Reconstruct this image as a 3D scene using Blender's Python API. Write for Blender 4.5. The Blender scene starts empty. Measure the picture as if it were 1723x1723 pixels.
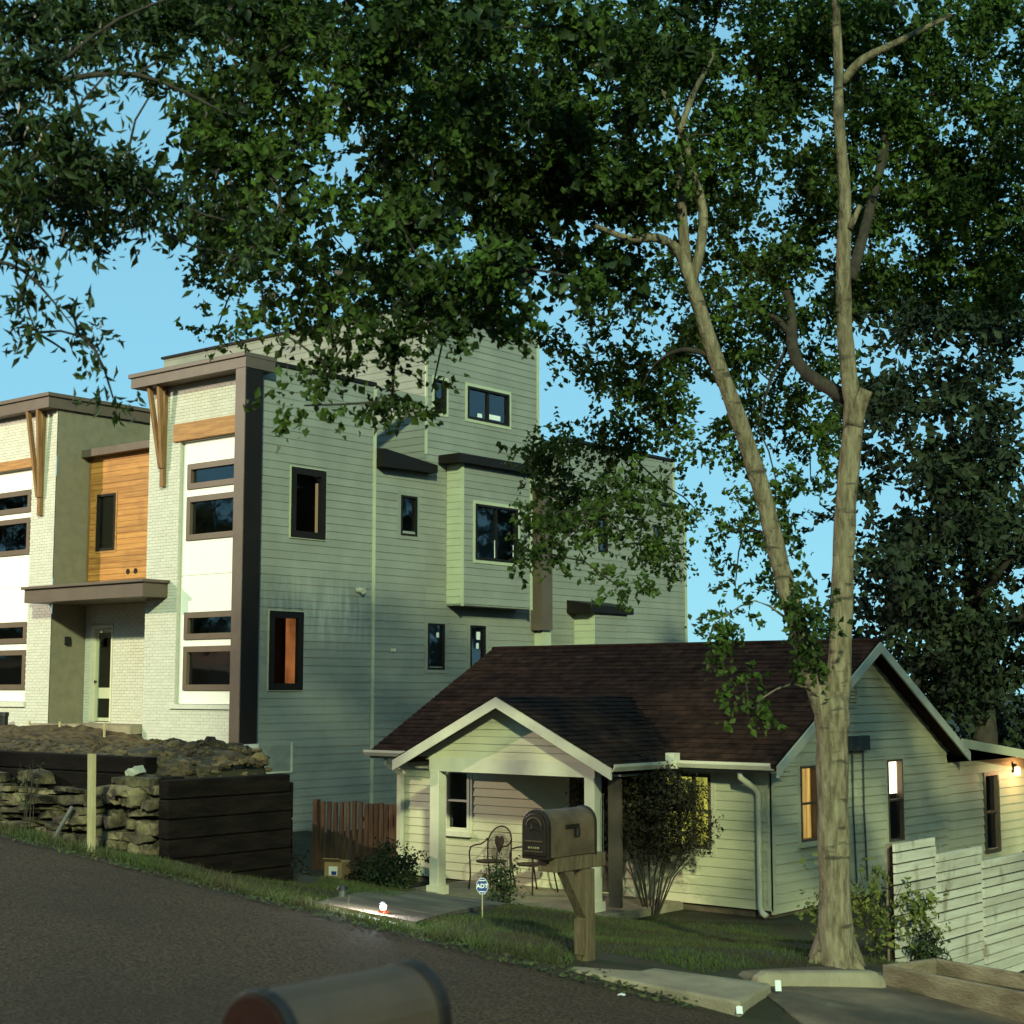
import bpy, bmesh, math, random
import numpy as np
from mathutils import Vector, Matrix

# ------------------------------------------------------------------ camera, sky, sun, exposure
scene = bpy.context.scene
EYE = 2.0
cam_data = bpy.data.cameras.new("camera")
cam_data.sensor_width = 36.0
cam_data.lens = 36.0 * 2650.0 / 1723.0
cam_data.clip_start = 0.05
cam_data.clip_end = 2000.0
cam = bpy.data.objects.new("camera", cam_data)
scene.collection.objects.link(cam)
cam.location = (0, 0, EYE)
cam.rotation_euler = (math.radians(90 + 6.44), 0, math.radians(39.5))
scene.camera = cam
cam_data.dof.use_dof = True
cam_data.dof.focus_distance = 27.0
cam_data.dof.aperture_fstop = 4.2

LIGHT_FROM = Vector((1.0, -1.0, 0.50)).normalized()
world = bpy.data.worlds.new("World")
scene.world = world
world.use_nodes = True
wn, wl = world.node_tree.nodes, world.node_tree.links
wn.clear()
w_out = wn.new("ShaderNodeOutputWorld")
w_bg = wn.new("ShaderNodeBackground")
w_sky = wn.new("ShaderNodeTexSky")
w_sky.sky_type = "NISHITA"
w_sky.sun_disc = False
w_sky.sun_elevation = math.asin(LIGHT_FROM.z)
w_sky.sun_rotation = math.atan2(LIGHT_FROM.x, LIGHT_FROM.y)
w_sky.air_density = 0.8
w_sky.dust_density = 0.0
w_sky.ozone_density = 4.0
w_tint = wn.new("ShaderNodeMix")
w_tint.data_type = "RGBA"
w_tint.blend_type = "MULTIPLY"
w_tint.inputs[0].default_value = 1.0
w_tint.inputs[7].default_value = (0.95, 1.98, 2.32, 1)
w_gam = wn.new("ShaderNodeGamma")      # a long exposure evens out the dusk sky
w_gam.inputs[1].default_value = 0.2
wl.new(w_sky.outputs[0], w_gam.inputs[0])
wl.new(w_gam.outputs[0], w_tint.inputs[6])
wl.new(w_tint.outputs[2], w_bg.inputs[0])
w_bg.inputs[1].default_value = 0.145
wl.new(w_bg.outputs[0], w_out.inputs[0])

sun_data = bpy.data.lights.new("sun", "SUN")
sun_data.energy = 2.3
sun_data.angle = math.radians(2.5)
sun_data.color = (0.80, 1.0, 0.60)
sun = bpy.data.objects.new("sun", sun_data)
scene.collection.objects.link(sun)
sun.rotation_euler = LIGHT_FROM.to_track_quat("Z", "Y").to_euler()
sun.location = LIGHT_FROM * 60

scene.view_settings.view_transform = "Standard"
scene.view_settings.look = "None"
scene.view_settings.gamma = 1.0
scene.view_settings.exposure = 0.8
scene.view_settings.use_curve_mapping = False
scene.render.engine = "CYCLES"
scene.cycles.max_bounces = 5
scene.cycles.diffuse_bounces = 2
scene.cycles.glossy_bounces = 2
scene.cycles.transmission_bounces = 3
scene.cycles.transparent_max_bounces = 5
scene.cycles.caustics_reflective = False
scene.cycles.caustics_refractive = False
scene.cycles.use_denoising = True
scene.cycles.use_adaptive_sampling = True
scene.cycles.adaptive_threshold = 0.02

RNG = random.Random(11)
NPR = np.random.default_rng(5)
COL = scene.collection

# ------------------------------------------------------------------ helpers
class MB:
    """collects shapes into one mesh"""
    def __init__(self):
        self.v, self.f = [], []
    def poly(self, pts):
        b = len(self.v)
        self.v += [tuple(p) for p in pts]
        self.f.append(tuple(range(b, b + len(pts))))
    def hexa(self, c):
        """eight corners: four of one end, then the matching four of the other"""
        b = len(self.v)
        self.v += [tuple(p) for p in c]
        for q in ((3, 2, 1, 0), (4, 5, 6, 7), (0, 1, 5, 4), (1, 2, 6, 5), (2, 3, 7, 6), (3, 0, 4, 7)):
            self.f.append(tuple(b + i for i in q))
    def box(self, x0, x1, y0, y1, z0, z1):
        self.hexa([(x0, y0, z0), (x1, y0, z0), (x1, y1, z0), (x0, y1, z0),
                   (x0, y0, z1), (x1, y0, z1), (x1, y1, z1), (x0, y1, z1)])
    def tube(self, pts, radii, n=8, cap=True):
        rings = []
        pts = [Vector(p) for p in pts]
        ref = Vector((0.31, 0.95, 0.05))
        for i, p in enumerate(pts):
            a = pts[max(0, i - 1)]
            c = pts[min(len(pts) - 1, i + 1)]
            d = (c - a)
            if d.length < 1e-6:
                d = Vector((0, 0, 1))
            d.normalize()
            if abs(d.dot(ref)) > 0.95:
                ref = Vector((1, 0, 0.1))
            s = d.cross(ref).normalized()
            t = d.cross(s).normalized()
            ref = -t if False else ref
            r = radii[i] if hasattr(radii, "__len__") else radii
            b = len(self.v)
            for k in range(n):
                a2 = 2 * math.pi * k / n
                self.v.append(tuple(p + s * (r * math.cos(a2)) + t * (r * math.sin(a2))))
            rings.append(b)
        for i in range(len(rings) - 1):
            for k in range(n):
                self.f.append((rings[i] + k, rings[i] + (k + 1) % n, rings[i + 1] + (k + 1) % n, rings[i + 1] + k))
        if cap:
            self.f.append(tuple(rings[0] + k for k in range(n))[::-1])
            self.f.append(tuple(rings[-1] + k for k in range(n)))
    def build_each(self, name, mat, parent=None, smooth=False):
        """one object for each piece that shares no vertex with the others"""
        root = list(range(len(self.v)))
        def find(a):
            while root[a] != a:
                root[a] = root[root[a]]
                a = root[a]
            return a
        for f in self.f:
            for i in f[1:]:
                root[find(i)] = find(f[0])
        groups = {}
        for f in self.f:
            groups.setdefault(find(f[0]), []).append(f)
        o = None
        for fs in groups.values():
            ids = sorted({i for f in fs for i in f})
            mp = {a: k for k, a in enumerate(ids)}
            m2 = MB()
            m2.v = [self.v[i] for i in ids]
            m2.f = [tuple(mp[i] for i in f) for f in fs]
            o = m2.build(name, mat, parent, smooth)
        return o
    def build(self, name, mat, parent=None, smooth=False, kind=None, label=None):
        me = bpy.data.meshes.new(name)
        me.from_pydata(self.v, [], self.f)
        if smooth:
            me.polygons.foreach_set("use_smooth", [True] * len(me.polygons))
        me.update()
        return link(name, me, mat, parent, kind, label)

def link(name, me, mat, parent=None, kind=None, label=None):
    o = bpy.data.objects.new(name, me)
    if mat is not None and len(me.materials) == 0:
        me.materials.append(mat)
    COL.objects.link(o)
    if parent is not None:
        o.parent = parent
        if parent.parent is None:
            o.matrix_parent_inverse = Matrix.Translation(-parent.location)
    if kind:
        o["kind"] = kind
    if label:
        o["label"] = label
    return o

def tag(o, label, cat, group=None):
    o["label"] = label
    o["category"] = cat
    if group:
        o["group"] = group
    return o

def thing(name, loc, label, cat, group=None):
    o = bpy.data.objects.new(name, None)
    o.empty_display_size = 0.2
    o.location = loc
    COL.objects.link(o)
    return tag(o, label, cat, group)

def bevel(o, w, seg=1):
    m = o.modifiers.new("bevel", "BEVEL")
    m.width = w
    m.segments = seg
    m.limit_method = "ANGLE"
    return o

def mesh_fast(name, verts, quads):
    """verts (n,3), quads (m,k) numpy arrays"""
    me = bpy.data.meshes.new(name)
    nv, nf, k = len(verts), len(quads), quads.shape[1]
    me.vertices.add(nv)
    me.vertices.foreach_set("co", np.ascontiguousarray(verts, dtype=np.float32).ravel())
    me.loops.add(nf * k)
    me.loops.foreach_set("vertex_index", np.ascontiguousarray(quads, dtype=np.int32).ravel())
    me.polygons.add(nf)
    me.polygons.foreach_set("loop_start", np.arange(0, nf * k, k, dtype=np.int32))
    me.polygons.foreach_set("loop_total", np.full(nf, k, dtype=np.int32))
    me.update(calc_edges=True)
    me.validate()
    return me

# ------------------------------------------------------------------ materials
MATS = {}
def material(name, col, col2=None, scale=4.0, rough=0.8, bump=0.0, bump_scale=None, stretch=(1, 1, 1),
             island=0.0, metallic=0.0, spec=0.3, detail=4.0, contrast=(0.35, 0.65), stain=None, transl=0.0, objvar=0.0):
    m = bpy.data.materials.new(name)
    MATS[name] = m
    m.use_nodes = True
    nt = m.node_tree
    N, L = nt.nodes, nt.links
    N.clear()
    out = N.new("ShaderNodeOutputMaterial")
    bs = N.new("ShaderNodeBsdfPrincipled")
    bs.inputs["Roughness"].default_value = rough
    bs.inputs["Metallic"].default_value = metallic
    bs.inputs["Specular IOR Level"].default_value = spec
    geo = N.new("ShaderNodeNewGeometry")
    mp = N.new("ShaderNodeMapping")
    mp.inputs["Scale"].default_value = stretch
    L.new(geo.outputs["Position"], mp.inputs["Vector"])
    nz = N.new("ShaderNodeTexNoise")
    nz.inputs["Scale"].default_value = scale
    nz.inputs["Detail"].default_value = detail
    nz.inputs["Roughness"].default_value = 0.6
    L.new(mp.outputs[0], nz.inputs["Vector"])
    col2 = col2 or tuple(c * 0.75 for c in col)
    rmp = N.new("ShaderNodeValToRGB")
    rmp.color_ramp.elements[0].position = contrast[0]
    rmp.color_ramp.elements[1].position = contrast[1]
    rmp.color_ramp.elements[0].color = (*col2, 1)
    rmp.color_ramp.elements[1].color = (*col, 1)
    L.new(nz.outputs[0], rmp.inputs[0])
    c = rmp.outputs[0]
    if stain:
        # (colour, scale, low, high, strength, stretch)
        sc, ss, lo, hi, st, sx = stain
        mp2 = N.new("ShaderNodeMapping")
        mp2.inputs["Scale"].default_value = sx
        L.new(geo.outputs["Position"], mp2.inputs["Vector"])
        n2 = N.new("ShaderNodeTexNoise")
        n2.inputs["Scale"].default_value = ss
        n2.inputs["Detail"].default_value = 5
        L.new(mp2.outputs[0], n2.inputs["Vector"])
        mr = N.new("ShaderNodeMapRange")
        mr.inputs[1].default_value = lo
        mr.inputs[2].default_value = hi
        mr.inputs[3].default_value = 0
        mr.inputs[4].default_value = st
        L.new(n2.outputs[0], mr.inputs[0])
        mx = N.new("ShaderNodeMix")
        mx.data_type = "RGBA"
        L.new(mr.outputs[0], mx.inputs[0])
        L.new(c, mx.inputs[6])
        mx.inputs[7].default_value = (*sc, 1)
        c = mx.outputs[2]
    rnd = None
    if island or objvar:
        hs = N.new("ShaderNodeHueSaturation")
        mr = N.new("ShaderNodeMapRange")
        amt = island or objvar
        mr.inputs[3].default_value = 1 - amt
        mr.inputs[4].default_value = 1 + amt
        if island:
            L.new(geo.outputs["Random Per Island"], mr.inputs[0])
        else:
            oi = N.new("ShaderNodeObjectInfo")
            L.new(oi.outputs["Random"], mr.inputs[0])
        L.new(mr.outputs[0], hs.inputs["Value"])
        L.new(c, hs.inputs["Color"])
        c = hs.outputs[0]
    L.new(c, bs.inputs["Base Color"])
    if bump:
        nb = N.new("ShaderNodeTexNoise")
        nb.inputs["Scale"].default_value = bump_scale or scale * 6
        nb.inputs["Detail"].default_value = 6
        L.new(mp.outputs[0], nb.inputs["Vector"])
        bp = N.new("ShaderNodeBump")
        bp.inputs["Strength"].default_value = bump
        bp.inputs["Distance"].default_value = 0.02
        L.new(nb.outputs[0], bp.inputs["Height"])
        L.new(bp.outputs[0], bs.inputs["Normal"])
    if transl:
        tr = N.new("ShaderNodeBsdfTranslucent")
        L.new(c, tr.inputs["Color"])
        ms = N.new("ShaderNodeMixShader")
        ms.inputs[0].default_value = transl
        L.new(bs.outputs[0], ms.inputs[1])
        L.new(tr.outputs[0], ms.inputs[2])
        L.new(ms.outputs[0], out.inputs[0])
    else:
        L.new(bs.outputs[0], out.inputs[0])
    return m

def emission(name, col, strength, noise=None):
    m = bpy.data.materials.new(name)
    m.use_nodes = True
    nt = m.node_tree
    nt.nodes.clear()
    out = nt.nodes.new("ShaderNodeOutputMaterial")
    em = nt.nodes.new("ShaderNodeEmission")
    em.inputs[0].default_value = (*col, 1)
    em.inputs[1].default_value = strength
    if noise:      # folds of a curtain in front of the lamp
        geo = nt.nodes.new("ShaderNodeNewGeometry")
        mp = nt.nodes.new("ShaderNodeMapping")
        mp.inputs["Scale"].default_value = noise
        nz = nt.nodes.new("ShaderNodeTexNoise")
        nz.inputs["Scale"].default_value = 1.0
        nz.inputs["Detail"].default_value = 3
        mr = nt.nodes.new("ShaderNodeMapRange")
        mr.inputs[1].default_value, mr.inputs[2].default_value = .3, .7
        mr.inputs[3].default_value, mr.inputs[4].default_value = strength * .35, strength * 1.15
        nt.links.new(geo.outputs["Position"], mp.inputs[0])
        nt.links.new(mp.outputs[0], nz.inputs["Vector"])
        nt.links.new(nz.outputs[0], mr.inputs[0])
        nt.links.new(mr.outputs[0], em.inputs[1])
    nt.links.new(em.outputs[0], out.inputs[0])
    return m

def glass(name, tint, mixf=0.12):
    """thin window glass: mostly clear, with a Fresnel reflection"""
    m = bpy.data.materials.new(name)
    m.use_nodes = True
    nt = m.node_tree
    N, L = nt.nodes, nt.links
    N.clear()
    out = N.new("ShaderNodeOutputMaterial")
    tr = N.new("ShaderNodeBsdfTransparent")
    tr.inputs[0].default_value = (*tint, 1)
    gl = N.new("ShaderNodeBsdfGlossy")
    gl.inputs["Roughness"].default_value = 0.03
    gl.inputs["Color"].default_value = (0.9, 0.95, 1, 1)
    fr = N.new("ShaderNodeFresnel")
    fr.inputs[0].default_value = 1.5
    geo = N.new("ShaderNodeNewGeometry")
    nz = N.new("ShaderNodeTexNoise")
    nz.inputs["Scale"].default_value = 1.6
    L.new(geo.outputs["Position"], nz.inputs["Vector"])
    bp = N.new("ShaderNodeBump")
    bp.inputs["Strength"].default_value = 0.05
    bp.inputs["Distance"].default_value = 0.05
    L.new(nz.outputs[0], bp.inputs["Height"])
    L.new(bp.outputs[0], gl.inputs["Normal"])
    ad = N.new("ShaderNodeMath")
    ad.operation = "ADD"
    ad.inputs[1].default_value = mixf
    L.new(fr.outputs[0], ad.inputs[0])
    ms = N.new("ShaderNodeMixShader")
    L.new(ad.outputs[0], ms.inputs[0])
    L.new(tr.outputs[0], ms.inputs[1])
    L.new(gl.outputs[0], ms.inputs[2])
    L.new(ms.outputs[0], out.inputs[0])
    return m

M = {}
M["ground"] = material("soil", (0.10, 0.08, 0.05), (0.045, 0.035, 0.022), 1.5, 0.95, 0.8, 14)
M["lawn"] = material("lawn_soil", (0.032, 0.030, 0.010), (0.03, 0.02, 0.010), 1.2, 0.95, 0.8, 18)
M["dirt"] = material("dirt", (0.13, 0.085, 0.04), (0.03, 0.018, 0.009), 6, 0.95, 1.0, 14)
M["asphalt"] = material("asphalt", (0.125, 0.080, 0.050), (0.026, 0.017, 0.012), 42, 0.9, 1.0, 75,
                        stain=((0.038, 0.027, 0.02), 0.6, 0.45, 0.7, 0.55, (1, 1, 1)), detail=3, contrast=(0.38, 0.64), spec=0.12)
M["concrete"] = material("concrete", (0.31, 0.25, 0.165), (0.2, 0.16, 0.105), 2.5, 0.9, 0.5, 40,
                         stain=((0.10, 0.085, 0.06), 1.4, 0.5, 0.75, 0.6, (1, 1, 1)))
M["concrete_dark"] = material("worn_concrete", (0.20, 0.145, 0.09), (0.10, 0.072, 0.046), 1.8, 0.9, 0.6, 30,
                              stain=((0.055, 0.038, 0.026), 1.1, 0.45, 0.62, 0.75, (1, 1, 1)))
M["siding"] = material("grey_green_siding", (0.25, 0.245, 0.20), (0.215, 0.21, 0.17), 1.3, 0.6, 0.12, 60,
                       stretch=(1, 1, 1), objvar=0.05, stain=((0.15, 0.147, 0.115), 0.5, 0.5, 0.75, 0.55, (1, 1, 0.5)))
M["siding_cottage"] = material("cream_vinyl_siding", (0.58, 0.52, 0.34), (0.52, 0.46, 0.30), 1.5, 0.5, 0.05, 60, objvar=0.035,
                               stain=((0.36, 0.32, 0.22), 0.8, 0.52, 0.8, 0.5, (1, 1, 0.35)))
M["white_brick"] = material("painted_brick", (0.58, 0.55, 0.47), (0.535, 0.505, 0.43), 5, 0.8, 0.5, 90, island=0.045,
                            stain=((0.5, 0.43, 0.31), 0.45, 0.52, 0.8, 0.5, (1, 1, 0.6)))
M["shaded_brick"] = material("shade_darkened_brick", (0.20, 0.17, 0.115), (0.165, 0.14, 0.095), 4, 0.85, 0.5, 60)  # white brick darkened: the shade on the return wall is put into the colour
M["mortar"] = material("painted_mortar", (0.47, 0.44, 0.365), (0.42, 0.39, 0.32), 8, 0.9, 0.5, 60)
M["white_panel"] = material("white_panel", (0.84, 0.81, 0.71), (0.81, 0.78, 0.68), 1.0, 0.55, 0.04, 30)
M["brown_metal"] = material("brown_fascia", (0.115, 0.082, 0.06), (0.095, 0.066, 0.05), 2.0, 0.5, 0.06, 40)
M["frame_brown"] = material("bronze_window_frame", (0.125, 0.085, 0.06), (0.11, 0.075, 0.052), 2.0, 0.45, 0.03, 40)
M["frame_dark"] = material("dark_window_frame", (0.014, 0.010, 0.008), (0.010, 0.008, 0.007), 2.0, 0.5, spec=0.15)
M["white_trim"] = material("white_trim", (0.62, 0.56, 0.42), (0.55, 0.49, 0.36), 2.5, 0.5, 0.05, 40,
                           stain=((0.38, 0.34, 0.26), 1.6, 0.52, 0.8, 0.5, (1, 1, 0.3)))
M["pale_trim"] = material("pale_green_trim", (0.44, 0.44, 0.29), (0.39, 0.39, 0.26), 2.5, 0.5)
M["cedar"] = material("stained_cedar", (0.47, 0.215, 0.055), (0.33, 0.135, 0.033), 3.0, 0.5, 0.25, 26, stretch=(0.35, 2, 7),
                      objvar=0.2, stain=((0.2, 0.085, 0.025), 2.2, 0.55, 0.75, 0.55, (1, 1, 1)))
M["cedar_beam"] = material("cedar_beam", (0.42, 0.20, 0.06), (0.26, 0.115, 0.035), 3.0, 0.55, 0.3, 26, stretch=(0.5, 2, 6))
M["brace_wood"] = material("brace_wood", (0.24, 0.125, 0.045), (0.15, 0.072, 0.026), 3.0, 0.6, 0.3, 26, stretch=(5, 5, 0.6))
M["shingle"] = material("brown_shingle", (0.046, 0.022, 0.013), (0.020, 0.0095, 0.006), 6, 0.95, 0.9, 90, island=0.35, spec=0.08)
M["soffit"] = material("soffit", (0.30, 0.27, 0.2), None, 2, 0.8)
M["timber"] = material("old_creosote_timber", (0.012, 0.0075, 0.0055), (0.0045, 0.003, 0.0025), 2.5, 0.95, 0.8, 18, stretch=(1, 1, 5), objvar=0.3, spec=0.1)
M["stone"] = material("field_stone", (0.20, 0.155, 0.085), (0.022, 0.015, 0.010), 5.5, 0.95, 1.0, 16, objvar=0.5, contrast=(0.38, 0.66))
M["stake_wood"] = material("raw_lumber", (0.44, 0.37, 0.20), (0.34, 0.27, 0.135), 4.0, 0.8, 0.3, 30, stretch=(6, 6, 0.8))
M["fence_wood"] = material("cedar_fence", (0.14, 0.068, 0.030), (0.07, 0.033, 0.016), 3.0, 0.85, 0.5, 22, stretch=(6, 6, 0.7), objvar=0.25)
M["white_board"] = material("whitewashed_board", (0.60, 0.55, 0.46), (0.48, 0.42, 0.34), 3.0, 0.8, 0.5, 24, stretch=(1, 0.5, 5), objvar=0.13,
                            stain=((0.2, 0.14, 0.09), 3.0, 0.58, 0.75, 0.8, (1, 1.5, 1)))
M["grey_lumber"] = material("weathered_lumber", (0.30, 0.23, 0.15), (0.17, 0.12, 0.075), 3.0, 0.9, 0.6, 24, stretch=(1, 1, 3), objvar=0.15)
M["post_wood"] = material("weathered_post", (0.15, 0.105, 0.056), (0.072, 0.048, 0.026), 5.0, 0.9, 0.6, 30, stretch=(7, 7, 0.7))
M["mail_metal"] = material("dull_bronze_mailbox", (0.115, 0.075, 0.045), (0.06, 0.038, 0.024), 6.0, 0.55, 0.15, 40, spec=0.4,
                           stain=((0.06, 0.04, 0.03), 5, 0.5, 0.7, 0.6, (1, 1, 1)))
M["mail_dark"] = material("mailbox_dark", (0.02, 0.0125, 0.009), (0.012, 0.008, 0.006), 6.0, 0.45, 0.1, 40, spec=0.4)
M["mail_grey"] = material("grey_mailbox", (0.075, 0.047, 0.030), (0.058, 0.036, 0.023), 5.0, 0.5, 0.12, 60, spec=0.45,
                          stain=((0.06, 0.045, 0.035), 4, 0.5, 0.75, 0.5, (1, 1, 1)))
M["mail_red"] = material("mailbox_back", (0.035, 0.010, 0.008), (0.025, 0.007, 0.006), 5.0, 0.5, 0.1, 40)
M["iron"] = material("wrought_iron", (0.018, 0.014, 0.011), (0.05, 0.026, 0.014), 12.0, 0.55, 0.3, 60)
M["black"] = material("black_plastic", (0.012, 0.012, 0.013), (0.008, 0.008, 0.009), 3.0, 0.5)
M["grey_metal"] = material("galvanised_metal", (0.11, 0.11, 0.10), (0.07, 0.07, 0.065), 6.0, 0.65, 0.1, 40, metallic=0.4)
M["card"] = material("cardboard", (0.33, 0.22, 0.105), (0.27, 0.175, 0.085), 4.0, 0.9)
M["paper"] = material("white_paper", (0.75, 0.75, 0.70), (0.68, 0.68, 0.64), 4.0, 0.8)
M["sign_blue"] = material("sign_blue", (0.022, 0.042, 0.19), (0.018, 0.035, 0.16), 4.0, 0.4)
M["utility"] = material("foundation_render", (0.24, 0.25, 0.2), (0.17, 0.175, 0.15), 2.5, 0.9, 0.5, 20)
M["pale_stone"] = material("pale_stone", (0.42, 0.40, 0.33), (0.3, 0.28, 0.22), 9, 0.9, 0.6, 30)
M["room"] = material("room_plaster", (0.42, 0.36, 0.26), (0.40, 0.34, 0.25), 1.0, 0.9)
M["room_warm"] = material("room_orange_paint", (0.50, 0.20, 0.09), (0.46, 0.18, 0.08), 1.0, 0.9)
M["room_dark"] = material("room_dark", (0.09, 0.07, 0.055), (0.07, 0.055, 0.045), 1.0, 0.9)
M["bark"] = material("pale_bark", (0.27, 0.215, 0.135), (0.10, 0.073, 0.042), 7.0, 0.95, 1.0, 20, stretch=(3.0, 3.0, 0.7),
                     stain=((0.055, 0.042, 0.03), 7, 0.60, 0.68, 0.9, (0.6, 0.6, 2.4)))
M["bark_dark"] = material("dark_bark", (0.055, 0.042, 0.03), (0.03, 0.023, 0.018), 5.0, 0.95, 0.8, 16, stretch=(2.5, 2.5, 0.8))
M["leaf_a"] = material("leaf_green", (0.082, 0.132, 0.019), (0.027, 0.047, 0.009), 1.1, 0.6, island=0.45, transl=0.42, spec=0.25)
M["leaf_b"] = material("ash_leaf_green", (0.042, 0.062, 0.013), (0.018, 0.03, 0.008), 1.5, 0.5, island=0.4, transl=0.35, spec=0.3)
M["leaf_c"] = material("dark_leaf_green", (0.032, 0.045, 0.015), (0.013, 0.02, 0.008), 0.8, 0.7, island=0.4, transl=0.25)
M["leaf_shrub"] = material("shrub_leaf", (0.05, 0.07, 0.022), (0.022, 0.03, 0.012), 6, 0.55, island=0.45, transl=0.2)
M["leaf_nandina"] = material("russet_shrub_leaf", (0.042, 0.036, 0.013), (0.018, 0.013, 0.007), 5, 0.6, island=0.45, transl=0.2)
M["leaf_young"] = material("yellow_green_leaf", (0.19, 0.19, 0.04), (0.10, 0.12, 0.028), 5, 0.6, island=0.35, transl=0.35)
M["grass"] = material("grass_blade", (0.060, 0.088, 0.018), (0.055, 0.046, 0.018), 0.9, 0.7, island=0.4, transl=0.3, contrast=(0.4, 0.6))
M["weed"] = material("weed_leaf", (0.07, 0.10, 0.028), (0.07, 0.056, 0.028), 2, 0.7, island=0.5, transl=0.3)
M["clod"] = material("dirt_clod", (0.135, 0.09, 0.042), (0.035, 0.02, 0.01), 4, 0.95, 0.8, 30, island=0.45)
M["glass_dark"] = glass("window_glass", (0.55, 0.6, 0.62), 0.06)
M["glass_clear"] = glass("window_glass_clear", (0.9, 0.92, 0.92), 0.02)
M["lit_yellow"] = emission("lit_blind_yellow", (0.8, 0.78, 0.12), 0.42, (14, 14, 1.2))
M["lit_amber"] = emission("lit_blind_amber", (1.0, 0.62, 0.16), 0.5, (14, 14, 1.2))
M["lit_white"] = emission("lit_blind_white", (1.0, 0.9, 0.62), 2.2)
M["lamp_core"] = emission("lamp_core", (1.0, 0.72, 0.6), 7.0)
M["lamp_amber"] = emission("lamp_amber", (1.0, 0.13, 0.04), 0.6)
M["room_glow"] = emission("glowing_orange_wall", (0.5, 0.17, 0.05), 0.42, (3, 3, 1.5))
M["room_glow_pale"] = emission("glowing_pale_wall", (0.55, 0.42, 0.2), 0.3)
M["street_core"] = emission("street_lamp_core", (1.0, 0.8, 0.6), 20.0)

def streaks(m, col, y0, y1, z0, z1, amount):
    """pale run-down streaks left by wash water on one stretch of wall"""
    nt = m.node_tree
    N, L = nt.nodes, nt.links
    bs = next(n for n in N if n.type == "BSDF_PRINCIPLED")
    src = bs.inputs["Base Color"].links[0].from_socket
    geo = N.new("ShaderNodeNewGeometry")
    sep = N.new("ShaderNodeSeparateXYZ")
    L.new(geo.outputs["Position"], sep.inputs[0])
    def band(sock, a, b, soft):
        lo = N.new("ShaderNodeMapRange")
        lo.interpolation_type = "SMOOTHSTEP"
        lo.inputs[1].default_value, lo.inputs[2].default_value = a - soft, a + soft
        L.new(sock, lo.inputs[0])
        hi = N.new("ShaderNodeMapRange")
        hi.interpolation_type = "SMOOTHSTEP"
        hi.inputs[1].default_value, hi.inputs[2].default_value = b - soft, b + soft
        hi.inputs[3].default_value, hi.inputs[4].default_value = 1, 0
        L.new(sock, hi.inputs[0])
        mu = N.new("ShaderNodeMath")
        mu.operation = "MULTIPLY"
        L.new(lo.outputs[0], mu.inputs[0])
        L.new(hi.outputs[0], mu.inputs[1])
        return mu.outputs[0]
    mp = N.new("ShaderNodeMapping")
    mp.inputs["Scale"].default_value = (7, 7, .9)
    L.new(geo.outputs["Position"], mp.inputs[0])
    nz = N.new("ShaderNodeTexNoise")
    nz.inputs["Scale"].default_value = 1.2
    nz.inputs["Detail"].default_value = 5
    L.new(mp.outputs[0], nz.inputs["Vector"])
    th_ = N.new("ShaderNodeMapRange")
    th_.inputs[1].default_value, th_.inputs[2].default_value = .42, .72
    L.new(nz.outputs[0], th_.inputs[0])
    a = N.new("ShaderNodeMath")
    a.operation = "MULTIPLY"
    L.new(band(sep.outputs[1], y0, y1, .9), a.inputs[0])
    L.new(band(sep.outputs[2], z0, z1, .6), a.inputs[1])
    b = N.new("ShaderNodeMath")
    b.operation = "MULTIPLY"
    L.new(a.outputs[0], b.inputs[0])
    L.new(th_.outputs[0], b.inputs[1])
    c = N.new("ShaderNodeMath")
    c.operation = "MULTIPLY"
    c.inputs[1].default_value = amount
    L.new(b.outputs[0], c.inputs[0])
    mx = N.new("ShaderNodeMix")
    mx.data_type = "RGBA"
    L.new(c.outputs[0], mx.inputs[0])
    L.new(src, mx.inputs[6])
    mx.inputs[7].default_value = (*col, 1)
    L.new(mx.outputs[2], bs.inputs["Base Color"])
streaks(M["siding"], (0.42, 0.43, 0.37), 23.2, 26.4, 3.2, 4.3, .75)

# ------------------------------------------------------------------ terrain height
def sm(t):
    t = min(1.0, max(0.0, t))
    return t * t * (3 - 2 * t)
def zr(x, y):
    x = min(25.0, max(-45.0, x))
    return .15 - .083 * (y - 2.4) - .08 * (x + 2.5)
def lot(x, y):
    if y < 9.2:
        return zr(x, max(y, 2.2)) + (0 if y > 2.2 else min(.6, .02 * (2.2 - y)))
    e = zr(x, 9.2)
    t = min(1, (y - 9.2) / 9.0)
    k = sm((x + 9.3) / 2.3)
    p = t * (1 - k) + k * sm(t) ** 1.3
    return e + (-1.17 - e) * p
def ground_z(x, y):
    b = lot(x, y)
    if y < 10.3:
        if x > -12 or y < 9.2:
            return b
        return b + (zr(x, 9.2) - .12 * (y - 9.2) - b) * sm((-12 - x) / .8)
    xe = -12.97 if y < 11.8 else -12.97 - (y - 11.8) * 1.12
    w = .25 if y < 11.8 else .25 + .25 * (y - 11.8)
    m = sm((xe - x) / w) * sm((y - 10.3) / .15)
    t = 1.08 + .25 * math.exp(-((x + 14.8) ** 2 / 2.5 + (y - 11.9) ** 2 / 1.5))
    t -= .75 * sm((x + 31) / 5) * sm((y - 15) / 6)
    return b * (1 - m) + t * m

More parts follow.
